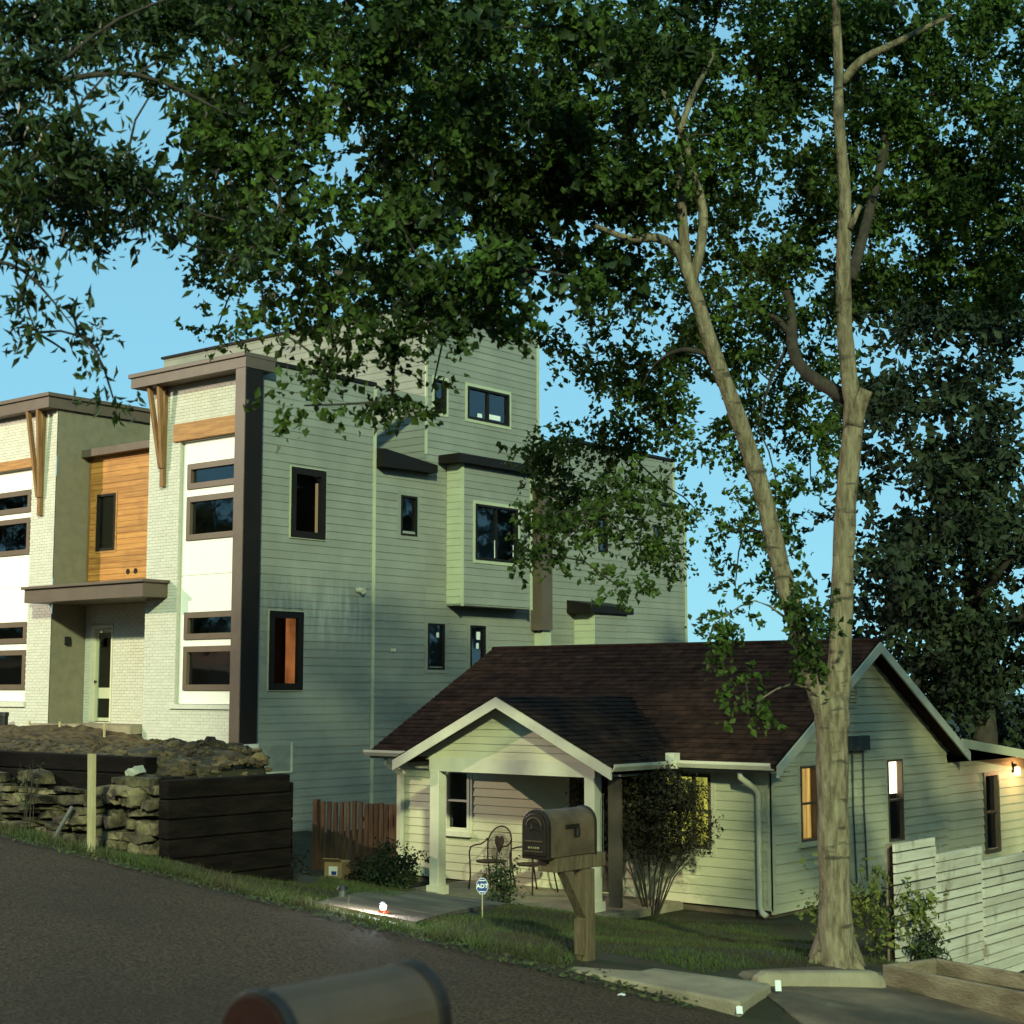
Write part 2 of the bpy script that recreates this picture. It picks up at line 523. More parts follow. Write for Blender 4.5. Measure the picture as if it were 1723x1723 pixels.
# ------------------------------------------------------------------ the setting: ground, road, paths
def axis(a, b, fine0, fine1, fs, cs):
    out, t = [], a
    while t < b:
        out.append(t)
        t += fs if fine0 - fs <= t < fine1 else cs
    out.append(b)
    return out
gx = [-700, -300, -150, -90] + axis(-60, 30, -24, -2, 0.3, 1.5) + [60, 150, 400, 700]
gy = [-700, -300, -120, -60, -30] + axis(-15, 45, 8.5, 20, 0.25, 1.2) + [80, 160, 400, 900]
gv = []
for y in gy:
    for x in gx:
        z = ground_z(x, y) + 0.03 * math.sin(x * 1.7 + y) * math.sin(y * 1.3 - x * .6) * (1 if 9.6 < y < 18 else 0)
        gv.append((x, y, z - (0.03 if 2.0 < y < 9.3 else 0)))
nx = len(gx)
gf = [(j * nx + i, j * nx + i + 1, (j + 1) * nx + i + 1, (j + 1) * nx + i) for j in range(len(gy) - 1) for i in range(nx - 1)]
me = bpy.data.meshes.new("ground")
me.from_pydata(gv, [], gf)
me.polygons.foreach_set("use_smooth", [True] * len(me.polygons))
link("ground", me, M["lawn"], kind="structure")

# road with a ragged far edge
mb = MB()
rx = axis(-60, 30, -22, -1, 0.12, 1.0)
edge = []
for x in rx:
    e = 9.32 + 0.09 * math.sin(x * 2.1) * math.sin(x * .73 + 1) + RNG.uniform(-.05, .05)
    edge.append(e)
ys = [1.9, 3, 4, 5, 6, 7, 8, 8.8]
for i in range(len(rx)):
    for y in ys:
        mb.v.append((rx[i], y, zr(rx[i], y) + 0.008))
    mb.v.append((rx[i], edge[i], zr(rx[i], edge[i]) + 0.006 - 0.03))
k = len(ys) + 1
for i in range(len(rx) - 1):
    for j in range(k - 1):
        mb.f.append((i * k + j, (i + 1) * k + j, (i + 1) * k + j + 1, i * k + j + 1))
mb.build("road", M["asphalt"], kind="structure")

def strip(name, mat, left, right, n, m, lift, thick=0.12):
    """a paved sheet lying on the ground between two edge lines, with side faces"""
    mb = MB()
    def lerp(l, t):
        t *= len(l) - 1
        i = min(int(t), len(l) - 2)
        a, b = l[i], l[i + 1]
        return (a[0] + (b[0] - a[0]) * (t - i), a[1] + (b[1] - a[1]) * (t - i))
    for i in range(n + 1):
        a, b = lerp(left, i / n), lerp(right, i / n)
        for j in range(m + 1):
            x, y = a[0] + (b[0] - a[0]) * j / m, a[1] + (b[1] - a[1]) * j / m
            mb.v.append((x, y, ground_z(x, y) + lift))
    w = m + 1
    for i in range(n):
        for j in range(m):
            mb.f.append((i * w + j, (i + 1) * w + j, (i + 1) * w + j + 1, i * w + j + 1))
    top = list(mb.v)
    ring = [i * w for i in range(n + 1)] + [n * w + j for j in range(1, m + 1)] + [i * w + m for i in range(n - 1, -1, -1)] + [j for j in range(m - 1, 0, -1)]
    b0 = len(mb.v)
    for r in ring:
        mb.v.append((top[r][0], top[r][1], top[r][2] - thick))
    for q in range(len(ring)):
        q2 = (q + 1) % len(ring)
        mb.f.append((ring[q], ring[q2], b0 + q2, b0 + q))
    return mb.build(name, mat, kind="structure")
# front walk from the street down to the porch, in poured slabs
walk_l = [(-10.25, 9.75), (-11.6, 11.6), (-13.4, 14.4), (-15.3, 17.05)]
walk_r = [(-9.3, 10.0), (-10.5, 11.9), (-12.2, 14.6), (-14.0, 17.05)]
def wl_at(l, t):
    t *= 3
    i = min(int(t), 2)
    return tuple(l[i][c] + (l[i + 1][c] - l[i][c]) * (t - i) for c in (0, 1))
for s in range(6):
    t0, t1 = s / 6, (s + 1) / 6 - 0.004
    strip("walkway", M["concrete_dark"], [wl_at(walk_l, t0), wl_at(walk_l, t1)], [wl_at(walk_r, t0), wl_at(walk_r, t1)], 4, 3, 0.035)
strip("driveway", M["concrete_dark"], [(-5.2, 9.35), (-6.45, 10.45), (-6.35, 11.2), (-6.2, 13.6)], [(0.5, 9.4), (0.5, 10.5), (0.5, 11.5), (0.5, 13.6)], 16, 20, 0.012)

# concrete apron slab beside the mailbox
mb = MB()
mb.hexa([(-7.25, 9.42, -.4), (-5.72, 9.34, -.5), (-5.9, 10.06, -.5), (-7.32, 9.86, -.4),
         (-7.25, 9.42, -.035), (-5.72, 9.34, -.075), (-5.9, 10.06, -.075), (-7.32, 9.86, -.035)])
bevel(mb.build("apron_slab", M["concrete"], kind="structure"), 0.02, 2)

# soil on the terrace in front of the townhouses
mb = MB()
sx = [-36 + .22 * i for i in range(int((36 - 12.9) / .22) + 1)]
sy = [10.55 + .22 * j for j in range(int(12 / .22) + 1)]
from mathutils import noise as mnoise
for y in sy:
    for x in sx:
        n1 = mnoise.noise(Vector((x * 1.1, y * 1.1, 0))) * .09 + mnoise.noise(Vector((x * 3.3, y * 3.3, 4))) * .13
        xe = -12.97 if y < 11.8 else -12.97 - (y - 11.8) * 1.12
        lift = .03 if x < xe - .3 else -.2
        mb.v.append((x + RNG.uniform(-.05, .05), y + RNG.uniform(-.05, .05), ground_z(x, y) + lift + n1 * sm((xe - x) / .8)))
k = len(sx)
for j in range(len(sy) - 1):
    for i in range(k - 1):
        mb.f.append((j * k + i, j * k + i + 1, (j + 1) * k + i + 1, (j + 1) * k + i))
mb.build("dirt_bank", M["dirt"], kind="structure", smooth=True)

# ------------------------------------------------------------------ wall building blocks
class Plane:
    def __init__(self, o, du, n):
        self.o, self.du, self.n = o, du, n
    def P(self, u, out, z):
        return (self.o[0] + self.du[0] * u + self.n[0] * out, self.o[1] + self.du[1] * u + self.n[1] * out, z)
def front(yc):
    return Plane((0, yc), (1, 0), (0, -1))
def side(xc):
    return Plane((xc, 0), (0, 1), (1, 0))
def pbox(mb, pl, u0, u1, o0, o1, z0, z1):
    P = pl.P
    mb.hexa([P(u0, o0, z0), P(u1, o0, z0), P(u1, o1, z0), P(u0, o1, z0), P(u0, o0, z1), P(u1, o0, z1), P(u1, o1, z1), P(u0, o1, z1)])
def sheet(mb, pl, u0, u1, z0, z1, holes=(), out=0.0, depth=0.12):
    us = sorted({u0, u1, *[h[0] for h in holes], *[h[1] for h in holes]})
    zs = sorted({z0, z1, *[h[2] for h in holes], *[h[3] for h in holes]})
    us = [u for u in us if u0 <= u <= u1]
    zs = [z for z in zs if z0 <= z <= z1]
    P = pl.P
    for a, b in zip(us, us[1:]):
        for c, d in zip(zs, zs[1:]):
            mu, mz = (a + b) / 2, (c + d) / 2
            if any(h[0] < mu < h[1] and h[2] < mz < h[3] for h in holes):
                continue
            mb.poly([P(a, out, c), P(b, out, c), P(b, out, d), P(a, out, d)])
    for h in holes:
        a, b, c, d = h
        for (p, q) in (((a, c), (b, c)), ((b, c), (b, d)), ((b, d), (a, d)), ((a, d), (a, c))):
            mb.poly([P(p[0], out, p[1]), P(q[0], out, q[1]), P(q[0], out - depth, q[1]), P(p[0], out - depth, p[1])])
def siding(th, pl, u0, u1, z0, z1, holes, exp, mat, clip=None, tb=0.022, tt=0.006, name="siding_board"):
    z = z0
    while z < z1 - 0.02:
        zt = min(z + exp, z1)
        a0, b0, a1, b1 = u0, u1, u0, u1
        if clip:
            a0, b0 = clip(z)
            a1, b1 = clip(zt)
        zc = (z + zt) / 2
        cuts = sorted([(h[0], h[1]) for h in holes if h[2] < zc < h[3]])
        segs, cur = [], None
        lo = a0
        for (ha, hb) in cuts:
            segs.append((lo, ha))
            lo = hb
        segs.append((lo, b0))
        for (s, e) in segs:
            if e - s < 0.03:
                continue
            s1 = a1 if abs(s - a0) < 1e-9 else s
            e1 = b1 if abs(e - b0) < 1e-9 else e
            if e1 - s1 < 0.01:
                e1 = s1 + 0.01
            mb = MB()
            P = pl.P
            j = RNG.uniform(-.003, .003)
            ov = zt + exp * 0.12
            mb.hexa([P(s, 0, z), P(e, 0, z), P(e, tb + j, z), P(s, tb + j, z),
                     P(s1, 0, ov), P(e1, 0, ov), P(e1, tt, ov), P(s1, tt, ov)])
            mb.build(name, mat, th)
        z = zt
def bricks(th, pl, u0, u1, z0, z1, holes=(), name="brickwork", bl=0.205, bh=0.072, out=0.008):
    """real bricks, painted, joined: far too many and too small to pick apart"""
    mb = MB()
    r = 0
    z = z0
    P = pl.P
    while z < z1 - .02:
        zt = min(z + bh - .011, z1)
        u = u0 - (bl / 2 if r % 2 else 0)
        while u < u1:
            a, b = max(u, u0), min(u + bl - .011, u1)
            u += bl
            spans = [(a, b)]
            for h in holes:
                if zt > h[2] and z < h[3]:
                    ns = []
                    for s, e in spans:
                        if e <= h[0] or s >= h[1]:
                            ns.append((s, e))
                        else:
                            if s < h[0]:
                                ns.append((s, h[0]))
                            if e > h[1]:
                                ns.append((h[1], e))
                    spans = ns
            for s, e in spans:
                if e - s < .02:
                    continue
                o = out + RNG.uniform(-.0025, .0025)
                b0 = len(mb.v)
                mb.v += [P(s, 0, z), P(e, 0, z), P(e, 0, zt), P(s, 0, zt), P(s, o, z), P(e, o, z), P(e, o, zt), P(s, o, zt)]
                for q in ((4, 5, 6, 7), (0, 1, 5, 4), (1, 2, 6, 5), (2, 3, 7, 6), (3, 0, 4, 7)):
                    mb.f.append(tuple(b0 + i for i in q))
        z += bh
        r += 1
    mb.build(name, M["white_brick"], th, kind="stuff")
def window(th, pl, u0, u1, z0, z1, fmat, fw=0.06, proud=0.045, back=-0.05, cols=1, rows=1, bar=0.03, pane=None, casing=None,
           cw=0.08, lit=None, sticker=None, sill=False, name="window"):
    mb = MB()
    for (a, b, c, d) in ((u0, u0 + fw, z0, z1), (u1 - fw, u1, z0, z1), (u0 + fw, u1 - fw, z0, z0 + fw), (u0 + fw, u1 - fw, z1 - fw, z1)):
        pbox(mb, pl, a, b, back, proud, c, d)
    w = mb.build(name, fmat, th)
    iu0, iu1, iz0, iz1 = u0 + fw, u1 - fw, z0 + fw, z1 - fw
    cwid, rhei = (iu1 - iu0) / cols, (iz1 - iz0) / rows
    for c in range(1, cols):
        mb = MB()
        pbox(mb, pl, iu0 + c * cwid - bar / 2, iu0 + c * cwid + bar / 2, back + .01, proud - .01, iz0, iz1)
        mb.build("mullion", fmat, w)
    for r in range(1, rows):
        mb = MB()
        pbox(mb, pl, iu0, iu1, back + .012, proud - .012, iz0 + r * rhei - bar / 2, iz0 + r * rhei + bar / 2)
        mb.build("meeting_rail", fmat, w)
    for c in range(cols):
        for r in range(rows):
            mb = MB()
            a_, b_, c_, d_ = iu0 + c * cwid, iu0 + (c + 1) * cwid, iz0 + r * rhei, iz0 + (r + 1) * rhei
            mb.poly([pl.P(a_, back + .024, c_), pl.P(b_, back + .024, c_), pl.P(b_, back + .024, d_), pl.P(a_, back + .024, d_)])
            mb.build("pane", pane or M["glass_dark"], w)
    if casing:
        mb = MB()
        e = proud - .012
        for (a, b, c, d) in ((u0 - cw, u0, z0 - cw, z1 + cw), (u1, u1 + cw, z0 - cw, z1 + cw), (u0, u1, z1, z1 + cw), (u0, u1, z0 - cw, z0)):
            pbox(mb, pl, a, b, 0.0, e, c, d)
        mb.build("casing", casing, w)
    if sill:
        mb = MB()
        pbox(mb, pl, u0 - .06, u1 + .06, 0.0, proud + .05, z0 - .07, z0 - .001)
        mb.build("sill", casing or fmat, w)
    if lit:
        lm, lz0, lz1 = lit
        mb = MB()
        pbox(mb, pl, iu0 - .02, iu1 + .02, back - .03, back - .025, iz0 + (iz1 - iz0) * lz0, iz0 + (iz1 - iz0) * lz1)
        mb.build("lit_blind", lm, w)
        if lz0 > 0:
            mb = MB()
            pbox(mb, pl, iu0 - .02, iu1 + .02, back - .032, back - .026, iz0, iz0 + (iz1 - iz0) * lz0)
            mb.build("dark_blind", M["room_dark"], w)
    if sticker:
        for (a, c, sw, sh) in sticker:
            mb = MB()
            pbox(mb, pl, iu0 + a * (iu1 - iu0), iu0 + a * (iu1 - iu0) + sw, back + .0285, back + .030, iz0 + c * (iz1 - iz0), iz0 + c * (iz1 - iz0) + sh)
            mb.build("sticker", M["paper"], w)
    return w
def room(th, pl, u0, u1, z0, z1, depth, wall_mat, name="room_lining", skip=()):
    mb = MB()
    P = pl.P
    d0 = -.14
    q = [P(u0, d0, z0), P(u1, d0, z0), P(u1, d0, z1), P(u0, d0, z1)]
    r = [P(u0, -depth, z0), P(u1, -depth, z0), P(u1, -depth, z1), P(u0, -depth, z1)]
    mb.poly(r)
    for i in range(4):
        if i in skip:
            continue
        mb.poly([q[i], q[(i + 1) % 4], r[(i + 1) % 4], r[i]])
    return mb.build(name, wall_mat, th)

# ------------------------------------------------------------------ near townhouse
XS = -26.0
YF = 22.6
th = thing("townhouse", (-28, 23, 0.5), "tall pale townhouse with a dark framed brick front bay and grey-green lapped side wall", "townhouse", "new townhouses")
FP, SP = front(YF), side(XS)
bay = (-28.42, -26.05, 1.68, 7.60)
mb = MB()
sheet(mb, FP, -29.55, XS - .03, -0.2, 9.15, [bay], depth=0.18)
mb.build("wall", M["mortar"], th)
bricks(th, FP, -29.55, XS - .03, -0.2, 9.15, [bay])
# return wall towards the entry recess
LP = Plane((-29.55, 0), (0, 1), (-1, 0))
mb = MB()
sheet(mb, LP, YF, 23.7, -0.2, 9.15)
mb.build("wall", M["white_brick"], th)
# white panels set back in the bay, split by thin joints
bw = front(YF + .12)
rows_p = [(1.68, 1.97), (3.74, 4.62), (4.63, 5.33), (7.08, 7.60), (2.97, 2.99), (6.33, 6.5)]
for (a, b) in ((1.69, 1.985), (2.965, 3.115), (3.725, 4.55), (4.56, 5.345), (6.34, 6.51), (7.085, 7.6)):
    mb = MB()
    pbox(mb, bw, -28.40, -26.05, 0.0, 0.03, a, b)
    mb.build("panel", M["white_panel"], th)
for (a, b) in ((-28.40, -28.23),):
    for (c, d) in ((1.985, 2.965), (3.115, 3.725), (5.345, 6.34), (6.51, 7.085)):
        mb = MB()
        pbox(mb, bw, a, b, 0.0, 0.03, c, d)
        mb.build("panel", M["white_panel"], th)
mb = MB()
sheet(mb, front(YF + .125), -28.42, -26.05, 1.68, 7.6, [(-28.23, -26.12, a, b) for a, b in ((1.985, 2.965), (3.115, 3.725), (5.345, 6.34), (6.51, 7.085))])
mb.build("bay_backing", M["white_trim"], th)
for (a, b) in ((1.985, 2.965), (3.115, 3.725), (5.345, 6.34), (6.51, 7.085)):
    window(th, bw, -28.23, -26.12, a, b, M["frame_brown"], fw=.13, proud=.07, back=-.04)
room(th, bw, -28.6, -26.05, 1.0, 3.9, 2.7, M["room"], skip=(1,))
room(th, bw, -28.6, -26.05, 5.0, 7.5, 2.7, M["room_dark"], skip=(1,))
mb = MB()   # something pale left standing inside the ground-floor room
for (u, w, h) in ((-27.95, .1, 1.0), (-27.6, .07, .9), (-27.45, .06, .95)):
    pbox(mb, bw, u, u + w, -.75, -.7, 1.7, 1.7 + h)
mb.build_each("room_contents", M["paper"], th)
mb = MB()
pbox(mb, FP, -28.62, -26.36, 0.0, .07, 7.62, 8.03)
bevel(mb.build("lintel", M["cedar_beam"], th), .012)
mb = MB()
pbox(mb, FP, -28.55, -26.3, 0.004, .06, 1.58, 1.68)
mb.build("sill", M["white_brick"], th)
# inverted-L frame: roof fascia and the tall fin at the corner
mb = MB()
pbox(mb, FP, -26.03, -25.72, -.06, .42, .86, 8.93)
fin = mb.build("fin", M["frame_dark"], th)
mb = MB()
pbox(mb, FP, -26.035, -25.72, .421, .445, .86, 8.93)
mb.build("fin_face", M["brown_metal"], th)
mb = MB()
pbox(mb, FP, -26.06, -25.70, -.10, .44, 0.72, .855)
mb.build("fin_base", M["white_brick"], th)
mb = MB()
pbox(mb, FP, -29.72, -25.71, -.4, .45, 8.94, 9.17)
pbox(mb, FP, -29.78, -25.70, -.45, .50, 9.172, 9.27)
bevel(mb.build_each("fascia", M["brown_metal"], th), .01)
# V-shaped timber brace under the fascia
mb = MB()
for (ua, ub) in ((-29.22, -28.99), (-28.86, -28.93)):
    a, b = Vector(FP.P(ua, .30, 8.93)), Vector(FP.P(ub, .10, 7.05))
    w = Vector((.045, 0, 0))
    t = Vector((0, .05, 0))
    mb.hexa([a - w - t, a + w - t, a + w + t, a - w + t, b - w - t, b + w - t, b + w + t, b - w + t])
mb.build_each("brace", M["brace_wood"], th)
mb = MB()
pbox(mb, FP, -29.02, -28.90, .012, .11, 6.62, 8.93)
mb.build("brace_post", M["brace_wood"], th)
# foundation return and render patch at the foot of the side wall
mb = MB()
pbox(mb, SP, YF + .05, 23.88, -.02, .05, -.6, .80)
mb.build("foundation_patch", M["utility"], th)
mb = MB()
pbox(mb, SP, 23.84, 23.89, .05, .075, .20, .86)
pbox(mb, SP, YF + .4, 23.84, .05, .07, .20, .235)
mb.build_each("patch_trim", M["white_trim"], th)
# side wall: front block, middle, rear block
H = {"a": (23.75, 24.81, 5.38, 6.96), "b": (23.17, 24.18, 1.99, 3.72), "c": (27.31, 27.88, 5.69, 6.66), "d": (28.29, 28.90, 2.49, 3.61),
     "e": (29.86, 30.45, 2.49, 3.61), "f": (28.48, 28.92, 8.85, 9.68), "g": (29.73, 31.39, 8.85, 9.69)}
hs = list(H.values())
mb = MB()
sheet(mb, SP, YF, 26.4, -1.6, 9.17, hs)
sheet(mb, SP, 26.4, 28.2, -1.6, 7.4, hs)
sheet(mb, SP, 28.2, 32.6, .3, 11.5, hs)
mb.build("sheathing", M["siding"], th)
siding(th, SP, YF + .02, 26.36, -1.6, 9.17, hs, .18, M["siding"])
siding(th, SP, 26.44, 28.2, -1.6, 7.3, hs, .18, M["siding"])
siding(th, SP, 28.2, 32.56, .38, 11.5, hs, .18, M["siding"])
mb = MB()
pbox(mb, SP, 26.36, 26.44, 0, .045, -1.55, 9.17)
pbox(mb, SP, 32.56, 32.64, 0, .045, .3, 11.5)
pbox(mb, SP, 28.16, 28.22, 0, .043, 7.75, 11.5)
mb.build_each("corner_board", M["pale_trim"], th)
# rear upper storey, facing the street
UP = front(28.2)
siding(th, UP, -36.3, XS + .03, 7.3, 11.5, [], .18, M["siding"])
mb = MB()
sheet(mb, UP, -36.3, XS, 7.0, 11.5)
sheet(mb, Plane((-36.3, 0), (0, 1), (-1, 0)), 28.2, 32.6, 7, 11.5)
sheet(mb, front(32.6), -36.3, XS, -1, 11.5)
sheet(mb, front(26.38), -29.55, XS, 7.0, 9.17)
mb.build("wall", M["siding"], th)
mb = MB()   # roofs and parapet caps
mb.box(-29.5, XS - .02, YF + .1, 26.36, 8.85, 8.95)
mb.box(-29.5, XS - .02, 26.4, 28.18, 7.2, 7.34)
mb.box(-36.3, XS - .02, 28.22, 32.6, 11.3, 11.42)
mb.build_each("roof", M["frame_dark"], th)
mb = MB()
pbox(mb, SP, YF - .02, 26.42, -.12, .06, 9.175, 9.262)
pbox(mb, SP, 28.14, 32.66, -.12, .06, 11.505, 11.57)
mb.box(-36.36, XS + .058, 28.12, 28.3, 11.508, 11.572)
mb.build_each("parapet_cap", M["frame_dark"], th)
mb = MB()   # deep fascia over the middle section, tapering to its end
P = SP.P
mb.hexa([P(26.44, -.2, 7.24), P(28.3, -.2, 7.27), P(28.3, .32, 7.27), P(26.44, .32, 7.24),
         P(26.44, -.2, 7.72), P(28.3, -.2, 7.50), P(28.3, .32, 7.46), P(26.44, .32, 7.66)])
mb.build("side_fascia", M["frame_dark"], th)
window(th, SP, *H["a"], M["frame_dark"], fw=.15, proud=.06, pane=M["glass_clear"], casing=M["pale_trim"], cw=.02)
window(th, SP, *H["b"], M["frame_dark"], fw=.15, proud=.06, pane=M["glass_clear"], casing=M["pale_trim"], cw=.02)
window(th, SP, *H["c"], M["frame_dark"], fw=.05, casing=M["siding"], cw=.09)
window(th, SP, *H["d"], M["frame_dark"], fw=.05, casing=M["siding"], cw=.09, sticker=[(.62, .72, .09, .12)])
window(th, SP, *H["e"], M["frame_dark"], fw=.05, casing=M["siding"], cw=.09, sticker=[(.5, .7, .14, .2), (.48, .48, .1, .14)])
window(th, SP, *H["f"], M["frame_dark"], fw=.05, casing=M["pale_trim"], cw=.08, sticker=[(.35, .2, .07, .1)])
window(th, SP, *H["g"], M["frame_dark"], fw=.06, cols=2, casing=M["pale_trim"], cw=.08, sticker=[(.55, .06, .45, .13), (.25, .05, .18, .1)])
# rooms behind the two big side windows: dark, with warm room light put into a glowing wall strip
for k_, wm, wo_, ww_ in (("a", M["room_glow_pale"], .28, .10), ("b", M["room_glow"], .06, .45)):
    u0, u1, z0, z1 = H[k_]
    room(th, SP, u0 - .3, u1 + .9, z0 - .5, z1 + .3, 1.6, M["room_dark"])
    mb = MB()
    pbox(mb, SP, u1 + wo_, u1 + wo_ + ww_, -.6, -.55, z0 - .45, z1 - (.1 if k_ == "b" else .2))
    mb.build("glow_wall", wm, th)
# projecting oriel on the side wall
BP = side(-25.5)
ob = (29.47, 31.13, 5.21, 6.61)
mb = MB()
sheet(mb, BP, 28.97, 31.71, 4.06, 7.56, [ob])
sheet(mb, front(28.97), XS, -25.5, 4.06, 7.56)
sheet(mb, Plane((0, 31.71), (1, 0), (0, 1)), XS, -25.5, 4.06, 7.56)
mb.poly([(-26, 28.97, 4.06), (-25.5, 28.97, 4.06), (-25.5, 31.71, 4.06), (-26, 31.71, 4.06)])
mb.build("oriel", M["siding"], th)
siding(th, BP, 29.03, 31.65, 4.1, 7.56, [ob], .18, M["siding"])
siding(th, front(28.97), XS + .03, -25.5, 4.1, 7.56, [], .18, M["pale_trim"])
mb = MB()
pbox(mb, BP, 28.96, 29.03, 0, .04, 4.04, 7.56)
pbox(mb, BP, 31.65, 31.72, 0, .04, 4.04, 7.56)
mb.build_each("corner_board", M["pale_trim"], th)
mb = MB()
pbox(mb, BP, 28.62, 31.95, -.45, .22, 7.565, 7.77)
mb.build("oriel_fascia", M["frame_dark"], th)
window(th, BP, *ob, M["frame_dark"], fw=.06, cols=2, casing=M["pale_trim"], cw=.08, sticker=[(.47, .02, .035, .45), (.95, .02, .03, .38)])
mb = MB()   # security light
mb.tube([SP.P(25.94, .02, 4.30), SP.P(25.94, .16, 4.27)], [.06, .075], 10)
mb.build("wall_light", M["white_trim"], th)
mb = MB()
mb.tube([SP.P(25.85, .02, 4.30), SP.P(25.85, .05, 4.30)], [.05, .05], 8)
mb.build("junction_box", M["pale_trim"], th)
mb = MB()
pbox(mb, SP, 27.02, 27.1, .02, .1, 2.9, 2.97)
mb.build("hose_bib", M["white_trim"], th)

# ------------------------------------------------------------------ entry and the next townhouse up the street
EP = front(23.6)
t2 = thing("townhouse", (-34, 23, 1.2), "white brick townhouse with cedar entry panel and brown canopy, cut by the picture edge", "townhouse", "new townhouses")
bay2 = (-36.6, -34.25, 1.70, 7.55)
mb = MB()
sheet(mb, FP, -39, -33.24, .2, 8.92, [bay2], depth=.18)
mb.build("wall", M["mortar"], t2)
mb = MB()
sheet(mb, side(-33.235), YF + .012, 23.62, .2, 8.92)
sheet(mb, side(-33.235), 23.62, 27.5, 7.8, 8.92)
mb.build("return_wall", M["shaded_brick"], t2)
mb = MB()
mb.box(-33.2, -29.57, 23.7, 27.5, 7.8, 7.9)
mb.build("entry_roof", M["frame_dark"], t2)
bricks(t2, FP, -37.0, -33.24, .9, 8.92, [bay2])
bw2 = front(YF + .12)
wz = ((2.0, 2.99), (3.15, 3.69), (5.38, 6.31), (6.45, 7.02))
for (a, b) in ((1.71, 2.0), (2.99, 3.15), (3.69, 4.55), (4.56, 5.38), (6.31, 6.45), (7.02, 7.55)):
    mb = MB()
    pbox(mb, bw2, -36.6, -34.25, 0, .03, a, b)
    mb.build("panel", M["white_panel"], t2)
for (a, b) in wz:
    mb = MB()
    pbox(mb, bw2, -34.36, -34.25, 0, .03, a, b)
    mb.build("panel", M["white_panel"], t2)
    window(t2, bw2, -36.3, -34.37, a, b, M["frame_brown"], fw=.13, proud=.07, back=-.04)
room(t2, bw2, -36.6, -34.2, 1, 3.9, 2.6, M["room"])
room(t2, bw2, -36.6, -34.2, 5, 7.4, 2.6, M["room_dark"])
mb = MB()
pbox(mb, FP, -36.8, -34.2, 0, .07, 7.56, 7.79)
mb.build("lintel", M["cedar_beam"], t2)
mb = MB()
pbox(mb, FP, -36.8, -34.2, .004, .06, 1.58, 1.70)
mb.build("sill", M["white_brick"], t2)
mb = MB()
pbox(mb, FP, -40, -33.14, -5, .34, 8.925, 9.2)
pbox(mb, FP, -40, -33.08, -5, .40, 9.202, 9.29)
mb.build_each("fascia", M["brown_metal"], t2)
mb = MB()
for (ua, ub) in ((-34.1, -33.82), (-33.66, -33.74)):
    a, b = Vector(FP.P(ua, .28, 8.92)), Vector(FP.P(ub, .10, 6.75))
    w = Vector((.045, 0, 0))
    t = Vector((0, .05, 0))
    mb.hexa([a - w - t, a + w - t, a + w + t, a - w + t, b - w - t, b + w - t, b + w + t, b - w + t])
mb.build_each("brace", M["brace_wood"], t2)
mb = MB()
pbox(mb, FP, -33.84, -33.72, .012, .11, 6.3, 8.92)
mb.build("brace_post", M["brace_wood"], t2)
# cedar panel above the entry: one object for each board
wwin = (-32.86, -32.10, 5.42, 6.84)
z = 4.55
while z < 7.78:
    segs = [(-33.22, -29.57)]
    if wwin[2] - .02 < z + .07 < wwin[3] + .02:
        segs = [(-33.22, wwin[0]), (wwin[1], -29.57)]
    for (a, b) in segs:
        mb = MB()
        j = RNG.uniform(-.004, .004)
        pbox(mb, EP, a, b, 0, .02 + j, z, z + .134)
        mb.build("cedar_board", M["cedar"], t2)
    z += .142
mb = MB()
sheet(mb, EP, -33.24, -29.55, .9, 8.0, [wwin, (-32.98, -32.08, 1.22, 3.60)], out=-.004)
mb.build("wall", M["mortar"], t2)
window(t2, EP, *wwin, M["frame_dark"], fw=.06, proud=.05, casing=M["cedar_beam"], cw=.05)
mb = MB()
pbox(mb, EP, -33.21, -33.16, 0, .05, 4.5, 7.78)
mb.build("edge_batten", M["brace_wood"], t2)
mb = MB()
for u in (-31.55, -31.25):
    mb.tube([EP.P(u, .0, 4.86), EP.P(u, .035, 4.86)], [.07, .07], 10)
mb.build_each("vent_cap", M["frame_dark"], t2)
mb = MB()
pbox(mb, EP, -33.23, -29.57, -.3, .28, 7.79, 7.97)
mb.build("entry_fascia", M["brown_metal"], t2)
bricks(t2, EP, -33.22, -29.57, .9, 4.1, [(-32.98, -32.08, 1.2, 3.60)])
# entry door, half glazed, with its white jamb
mb = MB()
pbox(mb, EP, -32.97, -32.82, -.1, .03, 1.22, 3.59)
pbox(mb, EP, -32.14, -32.09, -.1, .03, 1.22, 3.59)
pbox(mb, EP, -32.82, -32.14, -.1, .03, 3.5, 3.59)
mb.build("door_frame", M["white_trim"], t2)
mb = MB()
for (a, b, c, d) in ((-32.81, -32.72, 1.24, 3.49), (-32.2, -32.15, 1.24, 3.49), (-32.72, -32.2, 1.79, 2.05), (-32.72, -32.2, 3.4, 3.49), (-32.72, -32.2, 1.24, 1.32)):
    pbox(mb, EP, a, b, -.08, -.03, c, d)
door = mb.build("door", M["pale_trim"], t2)
for (c, d) in ((1.32, 1.79), (2.05, 3.4)):
    mb = MB()
    mb.poly([EP.P(-32.72, -.055, c), EP.P(-32.2, -.055, c), EP.P(-32.2, -.055, d), EP.P(-32.72, -.055, d)])
    mb.build("pane", M["glass_dark"], door)
mb = MB()
mb.tube([EP.P(-32.77, -.03, 2.2), EP.P(-32.77, .02, 2.2)], [.03, .035], 8)
mb.build("handle", M["grey_metal"], door)
room(t2, EP, -33.2, -31.9, 1.0, 3.7, 2.5, M["room_dark"])
mb = MB()   # canopy slab over the entry
mb.box(-33.35, -28.75, 21.9, 23.55, 4.08, 4.40)
mb.box(-33.42, -28.68, 21.83, 23.5, 4.402, 4.47)
bevel(mb.build_each("canopy", M["brown_metal"], t2), .01)
mb = MB()
pbox(mb, side(-33.24), 23.0, 23.12, 0, .1, 3.1, 3.3)
